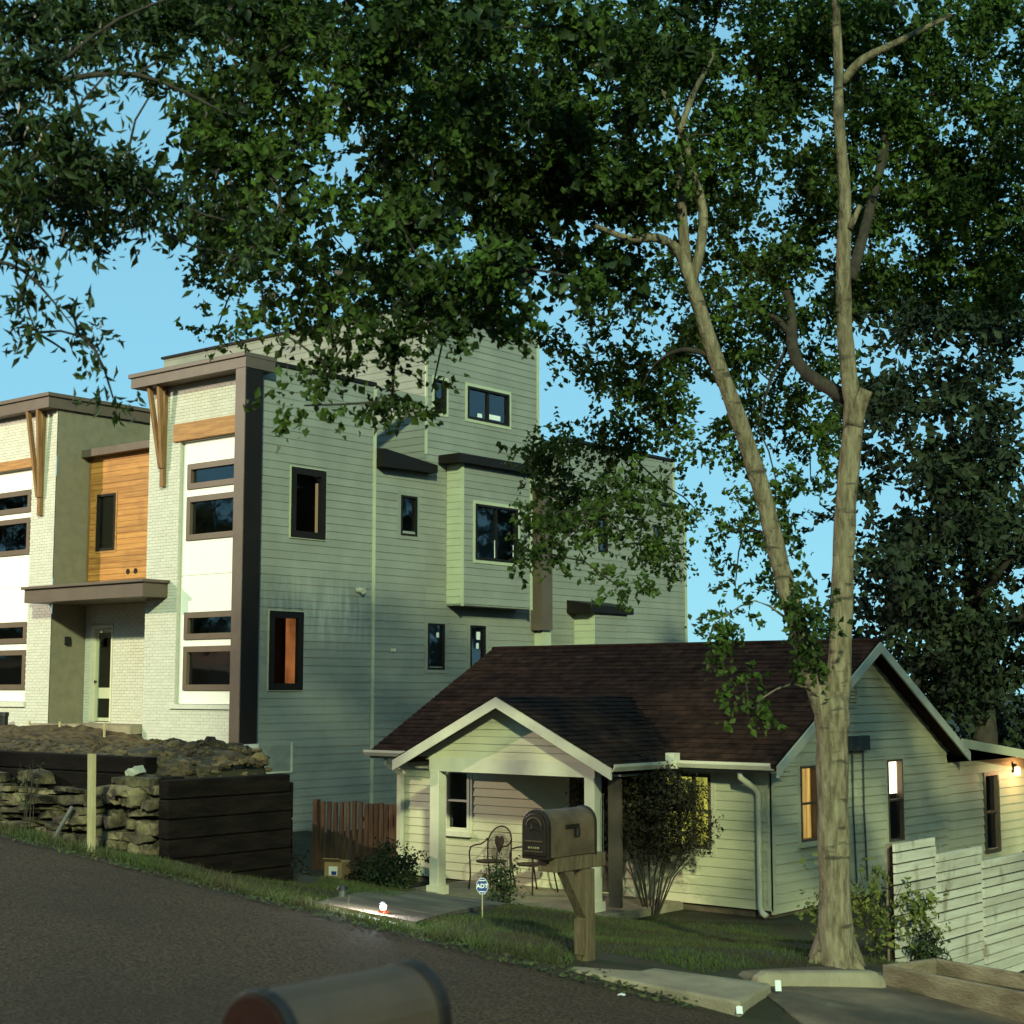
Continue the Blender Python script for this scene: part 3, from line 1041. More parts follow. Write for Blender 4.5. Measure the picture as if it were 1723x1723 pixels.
mb.build("wall_lamp", M["black"], t2)
mb = MB()
mb.box(-33.5, -29.6, 22.3, 23.58, 1.0, 1.19)
mb.build("entry_slab", M["concrete"], t2)

# ------------------------------------------------------------------ rear townhouse
t3 = thing("townhouse", (-28, 36, 1), "farther grey-green townhouse with stepped parapet behind the cottage roof and hanging leaves", "townhouse", "new townhouses")
R = {"a": (38.02, 38.46, 5.83, 6.79), "b": (35.3, 35.73, 5.83, 6.79)}
mb = MB()
sheet(mb, SP, 32.8, 39.72, .3, 7.42, list(R.values()))
sheet(mb, SP, 33.6, 39.14, 7.42, 8.78)
sheet(mb, front(33.6), -36, XS, 7.4, 8.78)
sheet(mb, front(32.8), -36, XS, .3, 7.42)
sheet(mb, front(39.72), -36, XS, .3, 7.42)
mb.build("wall", M["siding"], t3)
siding(t3, SP, 32.86, 39.68, 1.3, 7.42, list(R.values()), .18, M["siding"])
siding(t3, SP, 33.6, 39.12, 7.44, 8.78, [], .18, M["siding"])
mb = MB()
pbox(mb, SP, 32.78, 32.86, 0, .045, .3, 7.42)
pbox(mb, SP, 39.66, 39.74, 0, .045, .3, 7.42)
pbox(mb, SP, 39.08, 39.15, 0, .045, 7.44, 8.78)
mb.build_each("corner_board", M["pale_trim"], t3)
mb = MB()
pbox(mb, SP, 32.7, 39.8, -.15, .08, 7.42, 7.5)
pbox(mb, SP, 33.6, 39.2, -.15, .08, 8.785, 8.86)
mb.build_each("parapet_cap", M["frame_dark"], t3)
mb = MB()
mb.box(-36, XS - .02, 32.8, 39.7, 7.2, 7.3)
mb.box(-36, XS - .02, 33.6, 39.1, 8.6, 8.7)
mb.build_each("roof", M["frame_dark"], t3)
for k_ in R:
    window(t3, SP, *R[k_], M["frame_dark"], fw=.05)
mb = MB()
pbox(mb, SP, 32.30, 32.76, .01, .38, 3.55, 7.35)
mb.build("fin", M["brown_metal"], t3)
mb = MB()
pbox(mb, SP, 32.45, 32.80, 0, .30, 1.5, 3.5)
mb.build("fin_base", M["pale_trim"], t3)
B3 = side(-25.3)
mb = MB()
sheet(mb, B3, 34.2, 35.7, 1.5, 4.05)
sheet(mb, front(34.2), XS, -25.3, 1.5, 4.05)
sheet(mb, Plane((0, 35.7), (1, 0), (0, 1)), XS, -25.3, 1.5, 4.05)
mb.build("side_bay", M["siding"], t3)
siding(t3, B3, 34.22, 35.68, 1.6, 4.05, [], .18, M["siding"])
siding(t3, front(34.2), XS, -25.3, 1.6, 4.05, [], .18, M["pale_trim"])
mb = MB()
P = B3.P
mb.hexa([P(33.85, -.7, 4.06), P(35.85, -.7, 4.06), P(35.85, .12, 4.06), P(33.85, .12, 4.06),
         P(33.85, -.7, 4.42), P(35.85, -.7, 4.42), P(35.85, .12, 4.24), P(33.85, .12, 4.28)])
mb.build("side_bay_roof", M["frame_dark"], t3)
mb = MB()
mb.box(-26.4, -26.15, 32.7, 32.9, 8.6, 9.1)
mb.build("flue", M["frame_dark"], t3)

# ------------------------------------------------------------------ cottage
CX0, CX1, CYF, CYB = -18.62, -11.45, 19.6, 25.4
RY, RZ, EY, EZ2 = 22.4, 2.74, 19.22, 0.98
BASE = -1.06
co = thing("cottage", (-15, 19.6, -1.15), "small cream cottage with brown shingle roof and a gabled front porch", "cottage")
CF, CS = front(CYF), side(CX1)
slope = (RZ - EZ2) / (RY - EY)
def roof_z(y):
    return EZ2 + (y - EY) * slope if y < RY else RZ - (y - RY) * slope
W1 = (-17.50, -17.08, -.28, .72)
W1 = (-17.55, -17.02, -.30, .70)
DR = (-14.98, -14.05, BASE + .03, .84)
W2 = (-13.3, -12.42, -.28, .79)
W3 = (20.40, 20.88, -.18, .90)
W4 = (23.17, 23.70, -.38, .90)
VT = (21.88, 22.20, 1.72, 2.22)
mb = MB()
sheet(mb, CF, CX0, CX1, BASE, 1.05, [W1, DR, W2])
sheet(mb, CS, CYF, CYB, BASE, 1.0, [W3, W4])
mb.poly([CS.P(CYF, 0, 1.0), CS.P(CYB, 0, 1.0), CS.P(RY, 0, RZ - .1)])
sheet(mb, Plane((CX0, 0), (0, 1), (-1, 0)), CYF, CYB, BASE, 1.0)
mb.poly([(CX0, CYF, 1.0), (CX0, CYB, 1.0), (CX0, RY, RZ - .1)])
sheet(mb, front(CYB), CX0, CX1, BASE, 1.0)
mb.build("wall", M["siding_cottage"], co)
siding(co, CF, CX0 + .05, CX1 - .06, BASE, .96, [W1, DR, W2], .135, M["siding_cottage"], tb=.026)
siding(co, CS, CYF + .05, CYB, BASE - .05, .96, [W3, W4], .135, M["siding_cottage"], tb=.026)
siding(co, CS, CYF, CYB, .96, RZ - .12, [VT], .135, M["siding_cottage"], tb=.026,
       clip=lambda z: (RY - (RZ - z) / slope + .03, RY + (RZ - z) / slope - .03))
mb = MB()
pbox(mb, CF, CX0 - .03, CX0 + .05, 0, .035, BASE, .93)
pbox(mb, CF, CX1 - .06, CX1 + .03, 0, .036, BASE, .93)
pbox(mb, CS, CYF - .036, CYF + .05, 0.001, .034, BASE - .05, .9)
mb.build_each("corner_board", M["siding_cottage"], co)
mb = MB()
mb.box(CX0 + .03, CX1 - .03, CYF + .04, CYB, -1.6, BASE)
mb.build("foundation", M["concrete_dark"], co)
# main roof
mb = MB()
x0, x1 = -18.92, -11.12
for (ya, za, yb, zb) in ((EY - .05, EZ2 - .02, RY, RZ), (25.62, roof_z(25.62), RY, RZ)):
    t = .07
    mb.hexa([(x0, ya, za - t), (x1, ya, za - t), (x1, yb, zb - t), (x0, yb, zb - t), (x0, ya, za), (x1, ya, za), (x1, yb, zb), (x0, yb, zb)])
roof = mb.build("roof", M["shingle"], co)
def shingles(parent, o, ux, up, lu, lv, keep=None, w=.30, e=.135):
    """courses of separate tabs, joined: too many and too small to pick apart"""
    o, ux, up = Vector(o), Vector(ux).normalized(), Vector(up).normalized()
    n = ux.cross(up).normalized()
    if n.z < 0:
        n = -n
    mb = MB()
    r, v = 0, 0.0
    while v < lv:
        u = -(w * (.5 if r % 2 else 0)) - RNG.uniform(0, .08)
        ve = min(v + e * 1.15, lv)
        while u < lu:
            ww = w * RNG.uniform(.75, 1.15)
            a, b = max(0, u), min(lu, u + ww - .006)
            u += ww
            if b - a < .03:
                continue
            if keep and not keep(o + ux * ((a + b) / 2) + up * v):
                continue
            h = .016 + RNG.uniform(-.004, .006)
            pa, pb = o + ux * a + up * v, o + ux * b + up * v
            qa, qb = o + ux * a + up * ve, o + ux * b + up * ve
            b0 = len(mb.v)
            mb.v += [tuple(p) for p in (pa, pb, pb + n * h, pa + n * h, qa + n * .004, qb + n * .004)]
            mb.f += [(b0, b0 + 1, b0 + 2, b0 + 3), (b0 + 3, b0 + 2, b0 + 5, b0 + 4)]
        v += e
        r += 1
    return mb.build("shingle_courses", M["shingle"], parent, kind="stuff")
shingles(roof, (x0, EY - .06, EZ2 - .02), (1, 0, 0), (0, RY - EY, RZ - EZ2), x1 - x0, math.hypot(RY - EY + .06, RZ - EZ2) + .02,
         keep=lambda p: not (abs(p.x + 14.75) < 2.05 - (p.z - .93) / .47 - .12 and p.z < 1.9))
mb = MB()
mb.tube([(x0, RY, RZ + .005), (x1, RY, RZ + .005)], [.05, .05], 6)
mb.build("ridge_cap", M["shingle"], roof)
# rake boards, eave fascia, soffit
mb = MB()
for xr in (x1 - .001,):
    for (ya, yb) in ((EY - .02, RY), (25.6, RY)):
        za, zb = roof_z(ya), roof_z(yb)
        mb.hexa([(xr, ya, za - .17), (xr + .03, ya, za - .17), (xr + .03, yb, zb - .17), (xr, yb, zb - .17),
                 (xr, ya, za - .012), (xr + .03, ya, za - .012), (xr + .03, yb, zb - .012), (xr, yb, zb - .012)])
mb.build_each("rake_board", M["white_trim"], co)
mb = MB()
mb.box(x0, x1, EY - .02, CYF - .03, .86, .875)
mb.box(-18.9, x1, EY - .045, EY - .022, .86, .96)
mb.build("eave_soffit", M["soffit"], co)
# gutters
def gutter(a, b, name="gutter"):
    mb = MB()
    a, b = Vector(a), Vector(b)
    d = (b - a).normalized()
    s = Vector((d.y, -d.x, 0))
    prof = [(0, 0), (.075, 0), (.115, .06), (.115, .10), (.1, .10), (.1, .065), (.07, .015), (0, .015)]
    n = len(prof)
    for p in (a, b):
        for (o_, z_) in prof:
            mb.v.append(tuple(p + s * o_ + Vector((0, 0, z_))))
    for k in range(n):
        mb.f.append((k, (k + 1) % n, n + (k + 1) % n, n + k))
    mb.f.append(tuple(range(n)))
    mb.f.append(tuple(range(2 * n - 1, n - 1, -1)))
    return mb.build(name, M["white_trim"], co)
gutter((-18.95, EY - .05, .90), (-16.85, EY - .05, .90))
gutter((-12.72, EY - .05, .90), (-11.14, EY - .05, .90))
gutter((-12.80, 17.58, .89), (-12.80, 19.1, .89))
mb = MB()
mb.box(-12.83, -12.68, 19.02, 19.17, .88, 1.10)
mb.build("gutter_corner", M["white_trim"], co)
def downspout(x, y, off, ztop, zbot, kick):
    mb = MB()
    pts = [(x - off, y - .35, ztop), (x - off, y - .33, ztop - .12), (x - off * .2, y - .1, ztop - .28), (x, y - .06, ztop - .36), (x, y - .06, zbot + .12), (x + kick * .4, y - .09, zbot + .03), (x + kick, y - .13, zbot)]
    mb.tube(pts, .042, 8)
    return mb.build("downspout", M["white_trim"], co, smooth=True)
downspout(-11.62, CYF, .12, .90, -1.12, .14)
downspout(-18.50, CYF, .12, .90, -1.12, -.1)
# porch gable roof
PX, PW, PZ, PE, PY = -14.78, 2.03, 1.90, .95, 17.58
psl = (PZ - PE) / PW
mb = MB()
ymax = EY + (PZ - EZ2) / slope
for s in (-1, 1):
    xe = PX + s * PW
    t = .06
    mb.hexa([(xe, PY, PE - t), (PX, PY, PZ - t), (PX, ymax, PZ - t), (xe, EY + .1, PE - t), (xe, PY, PE), (PX, PY, PZ), (PX, ymax, PZ), (xe, EY + .1, PE)])
proof = mb.build("porch_roof", M["shingle"], co)
for s in (-1, 1):
    ln = math.hypot(PW, PZ - PE)
    shingles(proof, (PX + s * PW, PY - .02, PE + .002), (0, 1, 0), (-s * PW, 0, PZ - PE), ymax - PY, ln,
             keep=lambda p: p.z > EZ2 + (p.y - EY) * slope - .06)
mb = MB()
for s in (-1, 1):
    xe = PX + s * (PW + .02)
    ze = PE - psl * .02
    mb.hexa([(xe, PY - .03, ze - .16), (PX, PY - .03, PZ - .16), (PX, PY, PZ - .16), (xe, PY, ze - .16),
             (xe, PY - .03, ze - .005), (PX, PY - .03, PZ - .005), (PX, PY, PZ - .005), (xe, PY, ze - .005)])
mb.build_each("rake_board", M["white_trim"], co)
GP = front(17.9)
siding(co, GP, PX - 1.6, PX + 1.6, .99, PZ - .1, [], .108, M["siding_cottage"], tb=.022,
       clip=lambda z: (PX - (PZ - .06 - z) / psl, PX + (PZ - .06 - z) / psl))
mb = MB()
mb.poly([GP.P(PX - 1.7, -.002, .95), GP.P(PX + 1.7, -.002, .95), GP.P(PX + .02, -.002, PZ - .07)])
mb.build("gable_backing", M["siding_cottage"], co)
mb = MB()
pbox(mb, GP, -16.36, -13.24, -.12, .03, .78, .99)
mb.build("porch_beam", M["white_trim"], co)
for xp in (-16.25, -13.33):
    mb = MB()
    mb.box(xp - .09, xp + .09, 17.86, 18.04, -1.04, .78)
    bevel(mb.build("post", M["white_trim"], co), .008)
    mb = MB()
    mb.box(xp - .12, xp + .12, 17.83, 18.07, -1.05, -.92)
    mb.build("post_base", M["white_trim"], co)
mb = MB()
mb.box(-16.8, -12.9, 18.03, CYF - .03, .80, .83)
mb.build("porch_ceiling", M["soffit"], co)
mb = MB()
mb.box(-17.05, -12.95, 17.72, CYF + .04, -1.5, -1.05)
bevel(mb.build("porch_floor", M["concrete"], co), .015)
mb = MB()
mb.box(-16.4, -14.0, 17.22, 17.715, -1.5, -1.16)
bevel(mb.build("porch_step", M["concrete"], co), .015)
# dark shutter panel hung beside the porch and a chain with it
mb = MB()
mb.box(-13.18, -12.98, 18.1, 18.16, -1.0, .78)
mb.build("privacy_slat", M["brown_metal"], co)
mb = MB()
mb.tube([(-13.08, 17.85, .58), (-13.08, 17.85, -.52)], .006, 5)
mb.build("rain_chain", M["grey_metal"], co)
# windows and door
w = window(co, CF, *W1, M["white_trim"], fw=.05, proud=.05, rows=2, casing=M["white_trim"], cw=.05, sill=True, pane=M["glass_dark"])
room(co, CF, W1[0] - .1, W1[1] + .1, W1[2] - .1, W1[3] + .1, .5, M["room"])
window(co, CF, *W2, M["frame_brown"], fw=.05, proud=.04, rows=2, cols=3, casing=M["siding_cottage"], cw=.07, pane=M["glass_clear"], lit=(M["lit_yellow"], 0, 1))
window(co, CS, *W3, M["frame_brown"], fw=.035, proud=.035, rows=2, casing=M["siding_cottage"], cw=.07, pane=M["glass_clear"], lit=(M["lit_amber"], 0, 1), sill=True)
window(co, CS, *W4, M["frame_brown"], fw=.035, proud=.035, rows=2, casing=M["siding_cottage"], cw=.07, pane=M["glass_clear"], lit=(M["lit_white"], .58, 1), sill=True)
mb = MB()
pbox(mb, CF, DR[0], DR[1], -.05, -.005, DR[2], DR[3])
dd = mb.build("door", M["frame_brown"], co)
mb = MB()
for (a, b) in ((DR[0] - .07, DR[0]), (DR[1], DR[1] + .07)):
    pbox(mb, CF, a, b, 0, .045, DR[2], DR[3])
pbox(mb, CF, DR[0] - .07, DR[1] + .07, 0, .046, DR[3], DR[3] + .07)
mb.build("door_frame", M["white_trim"], dd)
mb = MB()
mb.tube([CF.P(-14.85, 0, -.2), CF.P(-14.85, .06, -.2)], [.02, .03], 8)
mb.build("handle", M["grey_metal"], dd)
# gable louvre, slat by slat
mb = MB()
for (a, b, c, d) in ((VT[0], VT[0] + .03, VT[2], VT[3]), (VT[1] - .03, VT[1], VT[2], VT[3]), (VT[0] + .03, VT[1] - .03, VT[2], VT[2] + .03), (VT[0] + .03, VT[1] - .03, VT[3] - .03, VT[3])):
    pbox(mb, CS, a, b, -.05, .04, c, d)
lv = mb.build("gable_vent", M["siding_cottage"], co)
z = VT[2] + .04
while z < VT[3] - .06:
    mb = MB()
    P = CS.P
    mb.hexa([P(VT[0] + .03, -.04, z + .05), P(VT[1] - .03, -.04, z + .05), P(VT[1] - .03, -.032, z + .05), P(VT[0] + .03, -.032, z + .05),
             P(VT[0] + .03, .02, z), P(VT[1] - .03, .02, z), P(VT[1] - .03, .028, z), P(VT[0] + .03, .028, z)])
    mb.build("slat", M["siding_cottage"], lv)
    z += .055
mb = MB()
pbox(mb, CS, 21.80, 22.42, .03, .12, 1.08, 1.30)
mb.build("meter_box", M["grey_metal"], co)
mb = MB()
for u in (21.95, 22.3):
    mb.tube([CS.P(u, .06, 1.08), CS.P(u, .05, .2), CS.P(u + .06, .05, -.9)], .013, 6)
mb.build_each("conduit", M["grey_metal"], co)
# lean-to at the back
LY0, LY1 = 25.4, 30.5
LS = side(CX1 - .02)
LW = (26.9, 27.55, -.85, .55)
mb = MB()
sheet(mb, LS, LY0, LY1, -1.3, .72, [LW])
sheet(mb, front(LY1), CX0, CX1, -1.3, .72)
mb.build("lean_to_wall", M["siding_cottage"], co)
siding(co, LS, LY0 + .02, LY1, -1.25, .75, [LW], .15, M["siding_cottage"], tb=.03)
mb = MB()
mb.hexa([(-18.9, 25.3, 1.10), (x1, 25.3, 1.10), (x1, LY1 + .3, .55), (-18.9, LY1 + .3, .55), (-18.9, 25.3, 1.2), (x1, 25.3, 1.2), (x1, LY1 + .3, .65), (-18.9, LY1 + .3, .65)])
mb.build("lean_to_roof", M["shingle"], co)
mb = MB()
mb.hexa([(x1, 25.3, 1.04), (x1 + .03, 25.3, 1.04), (x1 + .03, LY1 + .3, .49), (x1, LY1 + .3, .49), (x1, 25.3, 1.19), (x1 + .03, 25.3, 1.19), (x1 + .03, LY1 + .3, .64), (x1, LY1 + .3, .64)])
mb.build_each("rake_board", M["siding_cottage"], co)
window(co, LS, *LW, M["frame_brown"], fw=.06, proud=.05, rows=2, pane=M["glass_dark"])
mb = MB()
pbox(mb, LS, 28.22, 28.3, .0, .08, .5, .66)
pl_ = mb.build("porch_lamp", M["black"], co)
mb = MB()
mb.tube([LS.P(28.26, .10, .60), LS.P(28.26, .10, .46)], [.05, .06], 10)
mb.build("lamp_globe", emission("porch_globe", (1.0, .62, .3), 6.0), pl_)
pd = bpy.data.lights.new("porch_bulb", "POINT")
pd.energy = 10
pd.color = (1.0, .55, .25)
pd.shadow_soft_size = .08
po = bpy.data.objects.new("porch_bulb", pd)
COL.objects.link(po)
po.location = LS.P(28.26, .35, .5)

# ------------------------------------------------------------------ wrought-iron porch chairs
def chair(x, y, rot, label):
    t = thing("patio_chair", (x, y, -1.05), label, "chair", "iron chairs on the porch")
    R_ = Matrix.Translation((x, y, -1.05)) @ Matrix.Rotation(rot, 4, "Z")
    def T(l):
        return [tuple(R_ @ Vector(p)) for p in l]
    r = .0125
    for s in (-1, 1):
        mb = MB()   # front leg sweeping up into the arm
        mb.tube(T([(s * .26, -.25, 0), (s * .245, -.235, .2), (s * .25, -.24, .42), (s * .255, -.25, .56), (s * .26, -.21, .635), (s * .265, -.1, .655), (s * .25, .06, .66), (s * .235, .16, .70), (s * .225, .2, .74)]), r, 6)
        mb.build("arm_and_leg", M["iron"], t, smooth=True)
        mb = MB()
        mb.tube(T([(s * .235, .30, 0), (s * .225, .25, .2), (s * .22, .2, .42), (s * .22, .2, .74)]), r, 6)
        mb.build("leg", M["iron"], t, smooth=True)
    mb = MB()
    arc = [(-.22, .2, .42)] + [(.22 * math.cos(a), .2 + .08 * math.sin(a), .68 + .25 * math.sin(a)) for a in [math.pi * (1 - k / 12) for k in range(13)]] + [(.22, .2, .42)]
    mb.tube(T(arc), r, 6)
    mb.build("back_frame", M["iron"], t, smooth=True)
    mb = MB()   # woven mesh of the back
    for k in range(-9, 10):
        xx = k * .0215
        top = .68 + .25 * math.sqrt(max(0, 1 - (xx / .22) ** 2))
        mb.tube(T([(xx, .205, .46), (xx, .2 + .075 * (top - .68) / .25, top)]), .0028, 3, cap=False)
    for k in range(20):
        zz = .46 + k * .0225
        hw = .215 if zz < .68 else .22 * math.sqrt(max(0, 1 - ((zz - .68) / .25) ** 2))
        if hw > .02:
            mb.tube(T([(-hw, .205 + max(0, zz - .68) * .3, zz), (hw, .205 + max(0, zz - .68) * .3, zz)]), .0028, 3, cap=False)
    mb.build("back_mesh", M["iron"], t)
    mb = MB()   # heart-shaped splat in the back
    hp = [(0, .52), (.05, .60), (.085, .69), (.08, .76), (.045, .79), (0, .765), (-.045, .79), (-.08, .76), (-.085, .69), (-.05, .60)]
    mb.poly(T([(a, .195, b) for a, b in hp]))
    mb.poly(T([(a, .205, b) for a, b in reversed(hp)]))
    mb.build("back_splat", M["iron"], t)
    mb = MB()
    n = 20
    ring = [(.25 * math.cos(2 * math.pi * k / n), -.02 + .235 * math.sin(2 * math.pi * k / n)) for k in range(n)]
    b0 = len(mb.v)
    mb.v += T([(a, b, .43) for a, b in ring]) + T([(a * .95, b * .95, .405) for a, b in ring])
    mb.f.append(tuple(range(b0, b0 + n)))
    mb.f.append(tuple(range(b0 + 2 * n - 1, b0 + n - 1, -1)))
    for k in range(n):
        mb.f.append((b0 + k, b0 + (k + 1) % n, b0 + n + (k + 1) % n, b0 + n + k))
    mb.build("seat", M["iron"], t)
    return t
chair(-16.02, 18.95, .1, "black iron porch chair nearer the white porch window")
chair(-15.25, 19.0, -.15, "black iron porch chair half hidden behind the roadside mailbox")

# ------------------------------------------------------------------ retaining walls
def stone_mesh(name, w, h, d, seed):
    rr = random.Random(seed)
    bm = bmesh.new()
    bmesh.ops.create_cube(bm, size=1.0)
    bmesh.ops.subdivide_edges(bm, edges=[e for e in bm.edges if abs(e.verts[0].co.x - e.verts[1].co.x) > .5], cuts=2)
    for v in bm.verts:
        v.co.x *= w
        v.co.y *= d
        v.co.z *= h
        v.co += Vector((rr.uniform(-.08, .08) * w, rr.uniform(-.12, .12) * d, rr.uniform(-.2, .2) * h))
    bmesh.ops.bevel(bm, geom=list(bm.edges), offset=min(w, h, d) * .09, segments=1, affect="EDGES")
    for v in bm.verts:
        v.co += Vector((rr.uniform(-.02, .02) * w, rr.uniform(-.03, .03) * d, rr.uniform(-.05, .05) * h))
    me = bpy.data.meshes.new(name)
    bm.to_mesh(me)
    bm.free()
    me.materials.append(M["stone"])
    return me
sw = thing("stone_wall", (-15, 10.2, .35), "dry-stacked rough stone retaining wall beside the street below the townhouses", "stone wall")
row, z_off = 0, 0.0
seed = 0
hts = [.14, .12, .16, .12, .17, .12]
zacc = 0
for row, hh in enumerate(hts):
    x = -18.6 + RNG.uniform(-.2, 0)
    while x < -13.15:
        w = RNG.uniform(.18, .62)
        if x + w > -13.02:
            w = -13.02 - x
        if w > .12:
            base = ground_z(x + w / 2, 10.1) - .02
            top = .98 + .06 * math.sin(x * 1.3)
            zc = base + (top - base) * (zacc + hh / 2) / sum(hts)
            sc = (top - base) / sum(hts)
            if not (row == len(hts) - 1 and RNG.random() < .3):
                seed += 1
                hx = hh * sc * RNG.uniform(.6, .92)
                o = link("stone", stone_mesh("stone", w * RNG.uniform(.86, .95), hx, RNG.uniform(.26, .36), seed), None, sw)
                o.location = (x + w / 2, 10.26 + RNG.uniform(-.10, .08) + .012 * row, zc + RNG.uniform(-.012, .012))
                o.rotation_euler = (RNG.uniform(-.1, .1), RNG.uniform(-.06, .06), RNG.uniform(-.08, .08))
        x += w + RNG.uniform(.01, .04)
    zacc += hh
for (x, z, w, h) in ((-13.42, 1.06, .3, .10), (-13.2, .98, .3, .08), (-13.7, 1.06, .2, .07), (-15.3, 1.04, .4, .12), (-16.2, 1.02, .45, .1)):
    seed += 1
    o = link("stone", stone_mesh("stone", w, h, .25, seed), None, sw)
    o.location = (x, 10.3, z)
    o.rotation_euler = (0, RNG.uniform(-.1, .1), RNG.uniform(-.3, .3))
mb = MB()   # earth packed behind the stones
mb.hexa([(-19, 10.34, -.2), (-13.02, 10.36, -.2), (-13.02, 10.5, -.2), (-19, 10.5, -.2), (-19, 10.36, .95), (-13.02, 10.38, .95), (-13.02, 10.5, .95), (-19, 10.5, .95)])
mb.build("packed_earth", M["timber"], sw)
o = tag(link("loose_stone", stone_mesh("loose_stone", .17, .10, .14, 991), None), "pale loose stone lying on top of the stone retaining wall", "stone")
o.data.materials[0] = M["pale_stone"]
o.location = (-13.5, 10.25, 1.145)
o.rotation_euler = (0, -.5, .3)

tw = thing("timber_wall", (-12.8, 11, .2), "dark timber retaining wall stacked at the corner and above the stones", "timber wall")
def timber(a, b, w, h):
    mb = MB()
    a, b = Vector(a), Vector(b)
    d = (b - a).normalized()
    s = Vector((-d.y, d.x, 0)) * w / 2
    up = Vector((0, 0, h))
    mb.hexa([a - s, b - s, b + s, a + s, a - s + up, b - s + up, b + s + up, a + s + up])
    bevel(mb.build("timber", M["timber"], tw), .012)
for k in range(6):
    j = RNG.uniform(-.02, .02)
    z = -.08 + k * .197
    timber((-12.92 + j, 10.16 + RNG.uniform(-.03, .03), z), (-12.92 + j, 11.85 + RNG.uniform(-.05, .05), z), .16, .188)
for k in range(2):
    z = .93 + k * .185
    timber((-19.5, 10.50 + .03 * k, z), (-13.6 + .5 * (1 - k), 10.50 + .03 * k, z), .16, .178)
for k in range(5):   # end return at the back of the corner
    z = -.0 + k * .2
    timber((-13.02, 11.95, z), (-14.2, 11.95, z), .15, .19)

def board(name, label, cat, a, b, w, t, mat, group=None, face=(1, 0, 0)):
    mb = MB()
    a, b = Vector(a), Vector(b)
    f = Vector(face).normalized() * w / 2
    n = (b - a).normalized().cross(f.normalized()).normalized() * t / 2
    mb.hexa([a - f - n, a + f - n, a + f + n, a - f + n, b - f - n, b + f - n, b + f + n, b - f + n])
    return tag(mb.build(name, mat), label, cat, group)
board("wooden_stake", "tall pale board stake standing before the stone wall at the road edge", "stake", (-13.17, 9.50, .3), (-13.24, 9.52, 1.37), .085, .04, M["stake_wood"])
for (x, lb) in ((-31.3, "first short raw stake in the dirt below the brown canopy"), (-32.5, "short raw stake in the dirt beneath the entry door"), (-29.6, "short raw stake in the dirt below the brick corner"), (-33.8, "short raw stake in the dirt nearest the black pipe")):
    board("survey_stake", lb, "stake", (x, 21.6, .8), (x, 21.6, 1.27), .05, .03, M["stake_wood"], "stakes in the dirt bank")
mb = MB()
mb.tube([(-34.2, 22.0, .9), (-34.2, 22.0, 1.42)], [.11, .11], 12)
mb.tube([(-34.2, 22.0, 1.36), (-34.2, 22.0, 1.46)], [.13, .12], 12)
tag(mb.build("drain_pipe", M["black"]), "black upright plastic pipe standing in the dirt by the brick wall", "pipe")
mb = MB()
mb.tube([(-14.25, 9.78, .42), (-14.22, 10.0, .78)], [.022, .022], 8)
tag(mb.build("metal_pipe", M["grey_metal"]), "thin grey metal pipe leaning on the stone wall", "pipe")

# ------------------------------------------------------------------ fences
fe = thing("board_fence", (-19.9, 20, -1.2), "brown wooden privacy fence between the townhouse and the cottage", "fence")
x = -20.72
k = 0
while x < -18.72:
    w = .118
    yo = 20.0 + (.0 if x > -19.9 else -.28 * (-19.9 - x))
    tp = .03 + RNG.uniform(-.015, .02)
    mb = MB()
    mb.hexa([(x, yo, -1.3), (x + w, yo, -1.3), (x + w, yo + .02, -1.3), (x, yo + .02, -1.3), (x, yo, tp), (x + w, yo, tp), (x + w, yo + .02, tp), (x, yo + .02, tp)])
    mb.v[4] = (x + .02, yo, tp)
    mb.v[5] = (x + w - .02, yo, tp)
    mb.build("picket", M["fence_wood"], fe)
    x += w + .004
mb = MB()
for z in (-.9, -.3):
    mb.box(-19.9, -18.7, 20.021, 20.06, z, z + .09)
mb.build_each("rail", M["fence_wood"], fe)
mb = MB()
mb.box(-20.86, -20.76, 19.72, 19.82, -1.3, .06)
mb.build("post", M["fence_wood"], fe)

wf = thing("pallet_fence", (-6.6, 14.8, -.6), "pale whitewashed fence of horizontal boards stepping downhill beside the driveway", "fence")
for (y0, y1, top, n) in ((13.48, 14.35, .60, 13), (14.37, 15.41, .44, 13), (15.43, 16.9, .29, 13)):
    z = top
    for q in range(n):
        h = .088 if q % 2 else .07
        mb = MB()
        j = RNG.uniform(-.006, .006)
        mb.box(-6.62, -6.595 + j, y0 + RNG.uniform(0, .01), y1 - RNG.uniform(0, .01), z - h, z)
        mb.build("plank", M["white_board"], wf)
        z -= h + RNG.uniform(.010, .018)
    mb = MB()
    mb.box(-6.66, -6.635, y0 + .02, y1 - .02, top - 1.2, top - .03)
    mb.build('backing', M['timber'], wf)
    for yy in (y0 + .06, y1 - .14):
        mb = MB()
        mb.box(-6.72, -6.661, yy, yy + .08, top - 1.25, top - .01)
        mb.build("upright", M["grey_lumber"], wf)

# timber planter frame on the driveway
pf = thing("planter_frame", (-5.3, 12.2, -.4), "low grey lumber planter frame filled with soil beside the driveway", "planter")
A, B, C_, D = Vector((-5.66, 11.34, 0)), Vector((-4.05, 10.84, 0)), Vector((-3.9, 11.45, 0)), Vector((-5.48, 11.86, 0))
def plank2(a, b, h0, h1, t):
    mb = MB()
    d = (b - a).normalized()
    s = Vector((-d.y, d.x, 0)) * t / 2
    za, zb = Vector((0, 0, h0)), Vector((0, 0, h1))
    mb.hexa([a - s + za, b - s + za, b + s + za, a + s + za, a - s + zb, b - s + zb, b + s + zb, a + s + zb])
    bevel(mb.build("plank", M["grey_lumber"], pf), .006)
for (a, b) in ((A, B), (B, C_), (C_, D), (D, A)):
    plank2(a, b, -.5, -.09, .045)
mb = MB()
mb.poly([(p.x, p.y, -.20) for p in (A, B, C_, D)])
mb.build("soil", M["dirt"], pf)

